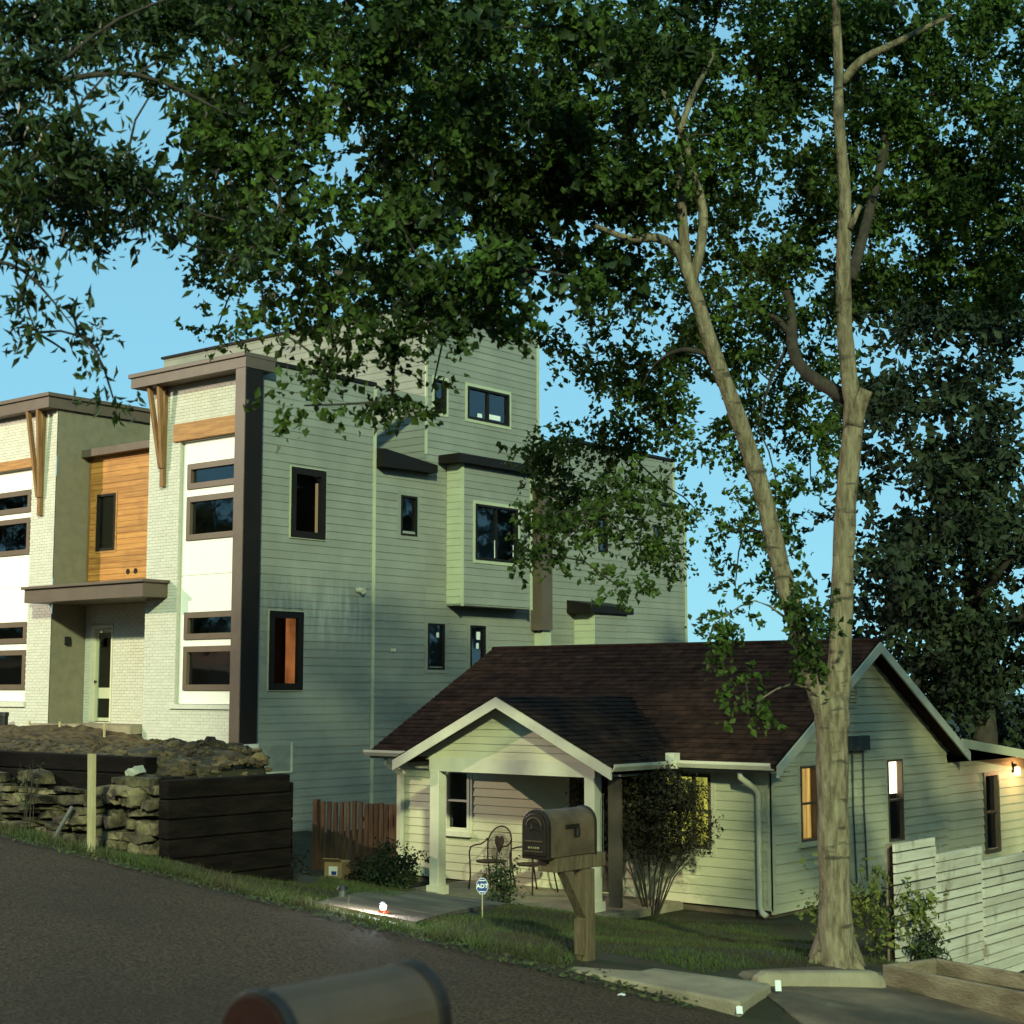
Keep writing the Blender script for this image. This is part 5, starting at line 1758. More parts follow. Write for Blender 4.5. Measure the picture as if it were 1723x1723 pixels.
CLUMPS_A=[(-8.92,7.25,7.05,0.16,74),(-10.49,8.46,7.77,0.28,74),(-9.22,7.68,7.23,0.18,74),(-8.4,6.81,6.75,0.24,74),(-9.59,8.63,7.39,0.18,74),(-9.58,8.31,7.37,0.27,74),(-9.04,8.15,7.41,0.24,74),(-8.79,7.73,7.15,0.15,74),(-8.5,8.32,6.97,0.18,84),(-9.4,9.18,7.63,0.28,84),(-8.77,8.34,7.25,0.2,84),(-9.47,8.79,7.65,0.16,84),(-8.05,7.41,6.65,0.2,84),(-9.46,9.69,7.93,0.19,84),(-8.53,8.7,7.4,0.18,84),(-7.73,7.86,6.67,0.2,84),(-6.91,7.3,6.5,0.15,84),(-7.4,7.74,6.59,0.17,84),(-6.76,7.34,6.34,0.2,84),(-8.25,9.42,7.22,0.29,84),(-9.13,9.8,7.91,0.28,84),(-8.13,8.97,7.05,0.26,84),(-7.73,8.46,7.1,0.16,84),(-7.09,8.45,6.6,0.13,84),(-8.28,9.63,7.67,0.21,84),(-8.67,10.26,8.03,0.23,84),(-7.97,9.39,7.54,0.17,84),(-6.99,8.13,6.66,0.25,84),(-7.84,9.95,7.48,0.21,84),(-6.37,8.61,6.65,0.18,84),(-6.66,8.4,6.68,0.24,84),(-6.41,8.56,6.64,0.15,84),(-8.17,10.45,7.57,0.24,84),(-7.42,10.9,7.75,0.26,84),(-6.64,9.6,6.94,0.15,84),(-7.7,10.67,7.52,0.3,84),(-7.44,10.4,7.46,0.25,84),(-6.97,10.1,7.29,0.24,84),(-8.37,12.64,8.31,0.19,118),(-7.64,12.19,7.95,0.18,118),(-8.12,12.89,8.77,0.3,118),(-7.94,11.83,8.33,0.26,118),(-7.05,11.05,7.44,0.16,118),(-7.52,13.05,8.71,0.2,118),(-7.57,13.01,8.29,0.27,118),(-7.25,12.53,8.35,0.23,118),(-6.96,12.04,7.81,0.25,118),(-7.46,12.07,8.34,0.25,118),(-6.7,12.65,8.03,0.23,137),(-6.59,12.35,7.94,0.3,137),(-7.15,13.48,8.72,0.25,137),(-6.83,12.82,8.28,0.25,137),(-6.63,12.63,8.27,0.27,137),(-6.57,13.63,8.37,0.32,137),(-7.07,14.56,9.08,0.22,137),(-6.79,13.42,8.18,0.31,137),(-6.58,12.85,7.93,0.19,137),(-6.84,13.73,8.57,0.33,137),(-6.07,13.68,8.52,0.26,137),(-6.33,13.98,8.31,0.19,137),(-6.3,13.62,8.11,0.3,137),(-6.31,14.57,8.55,0.29,137),(-6.39,13.88,8.19,0.33,137),(-6.24,14.96,8.52,0.29,137),(-6.16,14.98,8.92,0.25,137),(-5.44,13.51,8.22,0.19,137),(-6.12,15.4,9.03,0.26,137),(-5.97,14.69,8.65,0.2,137),(-5.21,13.99,7.9,0.27,120),(-5.1,13.62,8.07,0.17,120),(-5.51,15.6,8.56,0.33,120),(-5.32,15.11,8.72,0.27,120),(-9.89,8.19,6.76,0.29,74),(-9.75,7.9,6.77,0.25,74),(-8.56,7.1,6.16,0.25,74),(-10.33,8.48,7.11,0.26,74),(-8.43,7.32,6.44,0.21,74),(-8.42,7.68,6.27,0.19,74),(-8.51,7.66,6.54,0.14,74),(-9.51,8.19,6.84,0.24,74),(-8.88,8.37,6.56,0.17,42),(-9.98,9.21,7.06,0.3,42),(-7.37,7.06,6.05,0.15,42),(-9.27,9.34,6.95,0.27,84),(-7.74,7.76,6.39,0.25,84),(-8.73,8.77,6.71,0.23,84),(-8.07,8.56,6.72,0.16,84),(-7.8,7.79,6.5,0.15,84),(-7.41,7.98,6.08,0.24,84),(-8.12,9.15,6.7,0.28,84),(-7.83,8.93,6.57,0.24,84),(-7.74,8.73,6.56,0.16,84),(-8.62,9.82,7.14,0.2,84),(-8.34,9.95,7.02,0.21,84),(-8.35,9.96,7.15,0.28,84),(-7.48,8.82,6.52,0.23,84),(-8.74,10.27,7.14,0.27,84),(-8.1,10.04,6.87,0.24,84),(-8.17,10.34,7.12,0.2,84),(-7.28,9.58,6.55,0.15,84),(-7.86,10.34,7.22,0.25,84),(-7.44,9.56,6.59,0.19,84),(-7.86,10.5,6.96,0.29,84),(-6.92,9.9,6.64,0.22,84),(-6.59,9.66,6.64,0.21,84),(-7.32,10.43,7.11,0.28,84),(-7.7,11.05,7.46,0.29,84),(-7.48,10.58,7.32,0.25,84),(-7.88,12.23,7.94,0.18,103),(-7.36,11.31,7.44,0.3,103),(-7.17,11.24,7.05,0.22,103),(-7.4,11.47,7.56,0.31,103),(-6.77,11.57,7.03,0.26,103),(-6.96,11.92,7.25,0.19,103),(-7.98,12.87,7.69,0.23,103),(-7.24,12.38,7.61,0.31,103),(-7.05,12.71,7.55,0.26,120),(-7.19,12.68,7.77,0.32,120),(-6.93,12.3,7.33,0.32,120),(-7.05,12.57,7.79,0.32,120),(-6.74,13.69,7.62,0.2,90),(-7.39,14.62,8.31,0.22,90),(-6.5,12.74,7.31,0.32,90),(-7.06,13.91,7.95,0.34,90),(-6.2,13.17,7.37,0.29,137),(-6.22,13.16,7.41,0.2,137),(-6.37,13.49,7.77,0.34,137),(-6.79,15.11,8.36,0.22,137),(-6.93,14.88,7.98,0.31,137),(-6.06,15.45,8.46,0.32,137),(-5.48,13.54,7.3,0.2,137),(-6.09,14.36,7.89,0.27,137),(-6.28,15.08,8,0.32,137),(-5.82,13.61,7.76,0.21,137),(-5.53,15.06,8.12,0.24,120),(-5.89,15.71,8.12,0.23,120),(-5.28,14.04,7.33,0.18,120),(-5.79,15.16,7.86,0.35,120),(-8.59,7.09,6.04,0.22,74),(-8.81,7.24,6.09,0.19,74),(-8.12,6.66,5.65,0.13,74),(-8.85,7.41,5.91,0.15,74),(-10.03,8.72,6.6,0.23,74),(-7.82,7.12,5.68,0.2,74),(-9.45,8.39,6.36,0.15,74),(-7.85,6.89,5.52,0.13,74),(-8.42,7.84,6.11,0.18,47),(-8.04,7.73,6.04,0.22,47),(-9.26,9.56,6.46,0.2,74),(-8.32,8.45,6.15,0.19,74),(-7.96,8.4,6.2,0.15,74),(-9.27,9.79,6.7,0.18,74),(-8.67,9.78,6.56,0.17,84),(-7.91,9.08,6.12,0.22,84),(-7.81,8.54,6.26,0.25,84),(-7.35,8,5.84,0.22,84),(-8.54,9.81,6.4,0.28,84),(-8.59,10.03,6.69,0.2,84),(-8.08,9.96,6.31,0.18,84),(-8.48,10.5,6.55,0.16,84),(-7.65,8.88,6.22,0.2,84),(-7.98,9.32,6.26,0.24,84),(-7.52,9.81,6.33,0.16,84),(-7.23,9.38,6.33,0.2,84),(-7.75,9.95,6.51,0.23,84),(-7.37,9.62,6.38,0.17,84),(-7.2,9.37,6.1,0.22,84),(-7.7,10.94,6.85,0.26,84),(-7.05,10.13,6.14,0.19,84),(-7.71,11.19,6.63,0.17,84),(-7.03,9.58,6.02,0.17,84),(-7.49,10.39,6.29,0.17,84),(-8.52,12.65,7.63,0.26,103),(-8.21,12.84,7.3,0.24,103),(-6.86,10.42,6.29,0.2,103),(-7.47,11.69,6.82,0.31,103),(-7.03,11.7,6.65,0.18,77),(-6.51,10.8,6.53,0.19,77),(-7.65,12.44,7.12,0.3,77),(-7.26,12.52,7.13,0.32,77),(-6.86,12.41,6.71,0.31,90),(-7.48,14.07,7.23,0.31,90),(-7.72,14.01,7.42,0.29,90),(-6.98,12.85,6.84,0.23,90),(-7.15,13.74,7.13,0.3,120),(-6.89,13.5,7.39,0.33,120),(-6.78,13.41,7.21,0.32,120),(-6.44,12.48,6.66,0.27,120),(-6.5,14.61,7.45,0.23,137),(-6.27,13.37,7.12,0.29,137),(-6.81,15.05,7.53,0.33,137),(-6.67,15.02,7.31,0.32,137),(-6.68,14.5,7.44,0.32,137),(-5.91,14.87,7.24,0.23,137),(-6,14.74,7.53,0.21,137),(-6.47,15.01,7.28,0.24,137),(-6.36,14.81,7.28,0.21,137),(-5.86,14.63,7.11,0.23,137),(-5.59,14.46,7.42,0.3,120),(-5.66,15.46,7.63,0.2,120),(-5.01,13.64,7,0.2,120),(-4.95,13.72,6.98,0.24,120),(-9.4,7.72,5.7,0.24,74),(-9.44,7.96,5.87,0.16,74),(-10.25,8.38,6.25,0.21,74),(-8.76,7.32,5.36,0.16,74),(-8.6,7.46,5.51,0.14,55),(-9.77,8.83,6.01,0.28,55),(-9.34,8.38,5.73,0.21,55),(-7.65,6.91,5.03,0.14,55),(-9.59,8.94,6.08,0.23,56),(-8.56,8.36,5.77,0.18,56),(-7.13,6.86,5.15,0.16,56),(-7.57,7.83,5.25,0.25,74),(-8.76,9.21,6.12,0.29,74),(-7.72,8.21,5.44,0.21,74),(-7.3,7.59,5.24,0.23,74),(-8.63,9.63,6.24,0.27,84),(-8.1,8.81,5.6,0.18,84),(-8.64,9.88,6.33,0.21,84),(-8.9,10.04,6.34,0.31,84),(-7.49,8.13,5.34,0.14,84),(-8.34,9.83,5.92,0.22,84),(-8.24,9.79,5.81,0.22,84),(-7.9,9.34,5.99,0.25,84),(-8.42,10.42,5.99,0.17,84),(-7.93,9.45,5.84,0.19,84),(-7.62,9.76,5.9,0.15,84),(-7.92,10.44,6.3,0.19,84),(-7.62,10.16,6.18,0.26,84),(-7.74,9.82,6.11,0.21,84),(-7.77,10.03,6.03,0.26,84),(-7.36,10.73,6.08,0.16,84),(-7.21,10.32,6.02,0.29,84),(-7.85,10.69,6.18,0.16,84),(-7.53,10.35,6.03,0.27,84),(-7.42,10.52,5.82,0.28,84),(-8.61,13.35,7.07,0.32,125),(-7.45,11.82,6.5,0.22,125),(-7.76,11.69,6.42,0.27,125),(-7.76,11.84,6.52,0.26,125),(-7.72,12.49,6.36,0.32,93),(-8.42,13.67,7.03,0.29,93),(-7.42,12.34,6.26,0.31,93),(-7.65,12.8,6.72,0.22,93),(-7.39,13.61,6.78,0.3,93),(-7.01,13.14,6.46,0.29,93),(-7.19,13.31,6.42,0.27,93),(-7.08,13.19,6.68,0.28,93),(-6.83,13.47,6.42,0.21,125),(-7.52,15.15,7.09,0.37,125),(-7.18,14.24,6.89,0.28,125),(-7.37,14.82,7.1,0.36,125),(-6.84,15.36,6.92,0.24,143),(-5.88,13.39,6.55,0.25,143),(-6.77,14.42,6.96,0.21,143),(-7.07,15.36,7.19,0.21,143),(-6.11,13.41,6.47,0.23,143),(-6.17,14.75,6.86,0.28,143),(-6.19,14.92,6.86,0.27,143),(-6.11,14.28,6.57,0.32,143),(-5.99,14,6.54,0.28,143),(-6,14.94,6.71,0.35,143),(-5.66,14.75,6.42,0.29,125),(-5.4,13.99,6.69,0.26,125),(-5.36,14.01,6.29,0.28,125),(-5.85,16.29,6.98,0.35,125),(-9.09,7.65,5.38,0.18,42),(-9.82,8.11,5.31,0.18,42),(-9.91,8.08,5.61,0.27,42),(-7.94,6.82,4.95,0.24,56),(-10.04,8.62,5.52,0.18,56),(-9.18,8.21,5.39,0.21,56),(-8.6,8.01,5.01,0.27,55),(-8.87,8.52,5.13,0.16,55),(-9.1,8.39,5.13,0.26,55),(-8.93,8.72,5.45,0.24,55),(-9.41,9.4,5.59,0.24,74),(-7.84,8.23,5.27,0.2,74),(-8.1,8.37,5.02,0.21,74),(-8.34,8.6,5.18,0.2,74),(-7.13,7.81,4.75,0.18,74),(-6.84,7.53,4.64,0.21,74),(-6.7,7.54,4.64,0.18,74),(-7.23,7.84,4.88,0.16,74),(-8.61,10.4,5.84,0.18,84),(-6.13,7.32,4.62,0.13,84),(-8.65,10.5,5.7,0.17,84),(-8.63,10.33,5.83,0.28,84),(-6.35,7.48,4.6,0.15,84),(-8.14,10.79,5.62,0.2,55),(-5.85,7.88,4.59,0.16,55),(-8.34,11.12,5.91,0.28,55),(-8.51,11.19,5.85,0.18,55),(-7.66,10.68,5.59,0.24,55),(-7.78,10.92,5.42,0.31,55),(-7.7,11.18,5.6,0.27,55),(-7.64,10.68,5.57,0.24,55),(-8.14,12.67,6.15,0.31,95),(-8.97,13.43,6.28,0.38,95),(-9.05,13.9,6.43,0.35,95),(-7.22,12.39,5.85,0.3,93),(-7.75,12.52,5.87,0.31,93),(-7.79,13.14,6.11,0.23,93),(-8.31,14.4,6.44,0.22,93),(-7.37,12.92,6.17,0.34,93),(-8.06,14.24,6.38,0.25,93),(-6.91,12.38,5.95,0.26,93),(-7.48,13.68,6.33,0.27,93),(-6.56,13.27,6.06,0.32,125),(-6.71,13.56,5.88,0.28,125),(-7.6,14.97,6.36,0.29,125),(-6.99,13.86,6.02,0.25,125),(-6.73,14.12,5.97,0.33,143),(-6.95,14.98,6.14,0.24,143),(-6.57,14.72,6.49,0.32,143),(-6.26,13.95,6.13,0.21,143),(-6.68,15.11,6.29,0.28,143),(-6.58,15.74,6.2,0.33,143),(-5.83,14.21,5.8,0.23,143),(-6.24,15.42,6.23,0.32,143),(-6.4,15.31,6.55,0.35,143),(-6.43,15.54,6.49,0.23,143),(-5.72,14.84,6.08,0.31,125),(-5.6,14.25,5.75,0.26,125),(-5.82,14.86,6.2,0.35,125),(-6.11,15.87,6.62,0.36,125),(-10.23,8.49,5.04,0.23,41),(-8.12,7.17,4.52,0.16,47),(-8.77,7.69,4.86,0.24,47),(-8.01,7.84,4.75,0.24,42),(-7.49,7.38,4.51,0.23,42),(-9.7,9.14,5.01,0.2,42),(-7.12,7.24,4.33,0.18,56),(-8.74,9.05,4.96,0.25,56),(-7.19,7.46,4.29,0.15,56),(-7.4,8.11,4.68,0.16,56),(-6.6,7.36,4.28,0.18,56),(-6.74,7.59,4.45,0.19,56),(-6.58,7.78,4.49,0.15,56),(-6.67,8.08,4.48,0.22,56),(-6.6,7.96,4.47,0.18,56),(-9.58,12.26,5.44,0.2,68),(-8.85,12.15,5.41,0.23,54),(-8.67,12.21,5.68,0.28,54),(-8.27,13.08,5.52,0.19,125),(-8.58,13.14,5.6,0.24,125),(-8.48,13.42,5.56,0.36,125),(-8.73,13.83,6,0.29,125),(-7.24,12.15,5.5,0.29,93),(-8.58,14.13,5.54,0.3,93),(-7.91,13.25,5.51,0.32,93),(-7.57,13.1,5.57,0.25,93),(-7.17,12.61,5.51,0.29,93),(-8.21,14.53,5.78,0.27,93),(-7.05,13.32,5.57,0.2,93),(-7.95,14.04,5.76,0.31,93),(-8.09,7.75,4.27,0.25,42),(-7.56,7.02,3.86,0.23,42),(-7.87,7.54,4.24,0.18,42),(-8.99,9.34,4.38,0.19,47),(-7.31,7.59,3.94,0.22,47),(-7.87,8.6,4.22,0.21,19),(-9.16,12.23,5.16,0.34,68),(-8.91,12.31,5.04,0.32,122),(-8.63,12.18,5.11,0.31,122),(-8.43,12.21,5.08,0.33,122),(-8.51,12.2,4.82,0.26,122),(-8.81,13.47,5.34,0.27,93),(-8.2,12.26,4.79,0.2,93),(-8.92,13.74,5.44,0.3,93),(-8.56,12.86,4.75,0.19,93),(-7.49,12.68,5.05,0.27,95),(-8.28,13.92,4.86,0.23,95),(-8.16,13.62,5.27,0.27,95),(-7.37,13.54,5.17,0.26,93),(-8.28,14.48,5.1,0.34,93),(-7.44,13.99,5.24,0.29,93),(-7.35,13.27,4.74,0.19,93),(-10.31,13.06,4.37,0.26,91),(-10.4,13.11,4.44,0.38,91),(-9.89,12.7,4.53,0.28,91),(-10.06,12.96,4.48,0.28,91),(-9.43,12.93,4.45,0.2,91),(-9.3,12.91,4.73,0.29,91),(-9.2,13.03,4.61,0.2,91),(-9.36,13.19,4.49,0.28,91),(-8.34,12.59,4.55,0.25,79),(-8.81,13.67,4.46,0.28,79),(-8.28,13.67,4.68,0.25,95),(-7.98,13.22,4.29,0.22,95),(-8.4,14.14,4.73,0.38,95),(-7.07,13.3,4.3,0.27,95),(-7.53,13.91,4.56,0.25,95),(-7.8,13.99,4.69,0.25,95),(-8.83,11.14,3.52,0.18,122),(-9.38,12.61,3.67,0.27,122),(-10.38,13.5,4.07,0.26,122),(-10.43,13.55,4.05,0.25,122),(-9.83,13.59,4.09,0.28,91),(-9.23,13.32,3.74,0.3,91),(-8.88,12.1,3.67,0.21,91),(-7.73,10.91,3.65,0.3,91),(-9.13,13.5,4.13,0.26,55),(-8.78,13.69,3.81,0.31,55),(-7.66,12.37,3.48,0.33,71),(-8.1,13.48,3.62,0.31,71),(-7.68,13.04,3.74,0.32,71),(-7.41,12.89,3.47,0.27,71),(-7.23,12.57,3.91,0.18,71),(-7.65,13.99,4.09,0.29,71),(-8,10.32,3.21,0.28,77),(-8.35,10.52,3.17,0.26,77),(-7.92,11.04,2.89,0.23,70),(-8.34,12.07,3.35,0.28,70),(-9.51,13.68,3.43,0.37,70),(-9.42,13.98,3.35,0.25,69),(-8.18,13.4,3.07,0.2,32),(-7.19,12.54,2.96,0.19,79),(-7.93,13.96,3.48,0.21,79),(-6.96,10.94,2.37,0.19,23),(-6.86,11.15,2.56,0.2,39),(-6.94,11.1,2.48,0.18,39),(-6.18,11.35,2.62,0.23,57),(-6.22,11.4,2.66,0.27,57),(-6.6,11.08,1.85,0.16,39),(-6.82,11.3,2.1,0.27,39),(-6.32,11.66,2.19,0.16,39),(-6.29,11.3,2.25,0.16,39)]
CLUMPS_B=[(-7.99,5.11,5.95,0.16,381),(-8.51,5.79,6.37,0.21,684),(-8.5,6.2,6.55,0.18,534),(-7.88,6.12,6.3,0.18,488),(-7.74,5.04,5.57,0.15,214),(-8.01,5.59,5.93,0.09,62),(-7.8,5.33,5.57,0.07,28),(-7.15,5.15,5.49,0.06,32),(-8.29,6.18,6.07,0.07,60),(-8.18,6.23,5.96,0.07,44),(-7.49,5.86,5.88,0.08,75),(-9,5.78,5.72,0.15,337),(-7.42,5,5.06,0.14,318),(-7.93,5.56,5.22,0.14,354),(-7.25,5.28,4.89,0.13,306),(-8.18,6.19,5.24,0.13,251),(-7.03,5.49,4.76,0.08,80),(-8.19,5.36,5.03,0.16,378),(-8.31,5.7,5.07,0.15,366),(-8.14,5.8,4.9,0.09,124),(-8.37,6.25,5.09,0.09,73),(-8.73,5.59,4.93,0.12,182),(-7.73,5.44,4.62,0.06,30),(-8.38,6.17,5.53,0.07,32),(-8.71,5.48,5.84,0.12,178),(-7.68,4.85,4.9,0.1,155),(-7.77,5.06,4.41,0.11,57),(-7.93,5.1,4.2,0.09,44),(-8.71,5.74,4.29,0.09,34),(-7.46,5.1,4.13,0.1,27),(-8.29,5.85,4.21,0.12,39),(-7.31,5.25,3.79,0.09,21),(-8.45,6.16,3.89,0.09,18),(-8.75,5.99,4.22,0.08,16),(-8.01,6.36,5.01,0.08,25),(-7.25,5.89,4.61,0.08,19),(-7.36,6.12,4.49,0.08,22),(-7.26,6.17,4.63,0.1,49),(-6.78,5.85,4.65,0.09,62)]
CLUMPS_C=[(-13.79,26.8,9.33,0.47,81),(-13.62,27.18,9.44,0.58,81),(-15.85,30.82,10.45,0.44,81),(-15.52,31.48,10.51,0.6,81),(-14.78,31.78,10.26,0.57,93),(-12.93,28.32,9.21,0.47,93),(-14.87,31.73,9.63,0.71,93),(-15.14,32.44,10.29,0.6,93),(-14.44,31.72,10.39,0.58,93),(-12.36,28.95,9.07,0.49,93),(-12.58,29.85,9.31,0.43,93),(-12.29,30.39,9.26,0.6,93),(-12.84,29.77,9.49,0.55,93),(-12.33,30.59,9.4,0.59,93),(-12.06,32.92,9.93,0.54,81),(-11.27,28.69,9.28,0.48,81),(-12.68,32.85,9.72,0.57,81),(-11.02,29.97,9.24,0.65,81),(-14.32,28.66,7.68,0.6,81),(-16.44,31.64,8.19,0.43,81),(-14.71,29.45,7.75,0.42,81),(-14.15,28.57,8.03,0.4,81),(-14,29.7,7.83,0.58,93),(-14.38,31.64,8.66,0.68,93),(-12.98,27.09,7.52,0.52,93),(-12.99,29.24,7.63,0.7,93),(-14.82,31.31,8.29,0.42,93),(-14.31,33.53,8.75,0.49,93),(-12.14,28.92,7.42,0.65,93),(-12.32,30.09,7.71,0.59,93),(-13.95,32.38,8.84,0.45,93),(-13.58,32.66,9.07,0.65,93),(-15.77,31.32,7.28,0.7,51),(-15.55,31.32,6.78,0.47,51),(-12.77,28.52,6.29,0.46,81),(-12.53,27.75,6.18,0.61,81),(-12.86,28.76,6.78,0.45,81),(-14.77,31.29,6.81,0.5,81),(-12.16,29.61,6.42,0.68,93),(-12.57,30.32,7.36,0.5,93),(-13,30.18,6.77,0.72,93),(-13.94,33.1,7.27,0.42,93),(-13.47,31.57,6.66,0.71,93),(-13.59,26.87,5.81,0.51,51),(-16.08,30.65,5.96,0.67,51),(-14.22,29.66,5.27,0.43,81),(-14.34,32.3,5.62,0.57,81),(-14.19,31.78,6.44,0.58,81),(-14.44,32.08,5.78,0.64,81),(-12.46,28.79,5.03,0.64,93),(-12.93,30.57,5.28,0.58,93),(-13.33,32.65,5.64,0.61,93),(-13.85,33.49,6.13,0.51,93),(-12.22,28.92,5.89,0.38,93),(-15.41,31.34,4.52,0.53,60),(-14.65,29.79,5.07,0.4,60),(-14.66,29.98,4.28,0.69,60),(-14.25,28.32,4.32,0.43,60),(-12.87,27.98,4.55,0.43,93),(-15.15,31.8,4.42,0.56,93),(-12.96,27.01,4.38,0.57,93),(-13.62,28.78,3.97,0.71,93),(-13.7,29.18,4.77,0.6,93),(-12.19,28.6,4.83,0.45,93),(-13.55,31.55,4.13,0.64,93),(-13.08,30.9,4.96,0.58,93),(-13.32,32.58,5.1,0.64,93),(-13.7,32.04,4.58,0.71,93),(-15.86,31.34,3.57,0.62,60),(-15.92,30.23,2.88,0.5,60),(-16.31,31.45,3.56,0.72,60),(-16.14,30.88,3,0.5,60),(-14.58,30.9,3.72,0.46,93),(-13.56,30.11,3.51,0.5,93),(-13.38,29.34,2.79,0.66,93),(-12.73,28.39,2.78,0.68,93),(-13.15,28.64,3.68,0.5,93),(-12.69,28.69,3.06,0.48,93),(-13.19,30.22,3.14,0.62,93),(-13.85,32.17,3.45,0.57,93),(-12.11,28.71,3.17,0.52,93),(-12.9,30.42,3.2,0.51,93),(-14.17,28.2,1.67,0.56,61),(-16.03,30.29,2.28,0.5,61),(-16.5,31.25,2.59,0.54,61),(-13.78,28.97,2.38,0.61,93),(-14.84,30.62,2.54,0.55,93),(-13.65,29.87,2.01,0.62,93),(-14.52,31.87,2.61,0.73,93),(-14.3,31.15,2.29,0.56,93),(-12.51,28.69,2.27,0.37,93),(-13.26,30.08,2.25,0.56,93),(-14.39,32.85,2.05,0.52,93),(-12.33,29.11,1.67,0.52,93),(-14.47,32.68,2.16,0.76,93)]
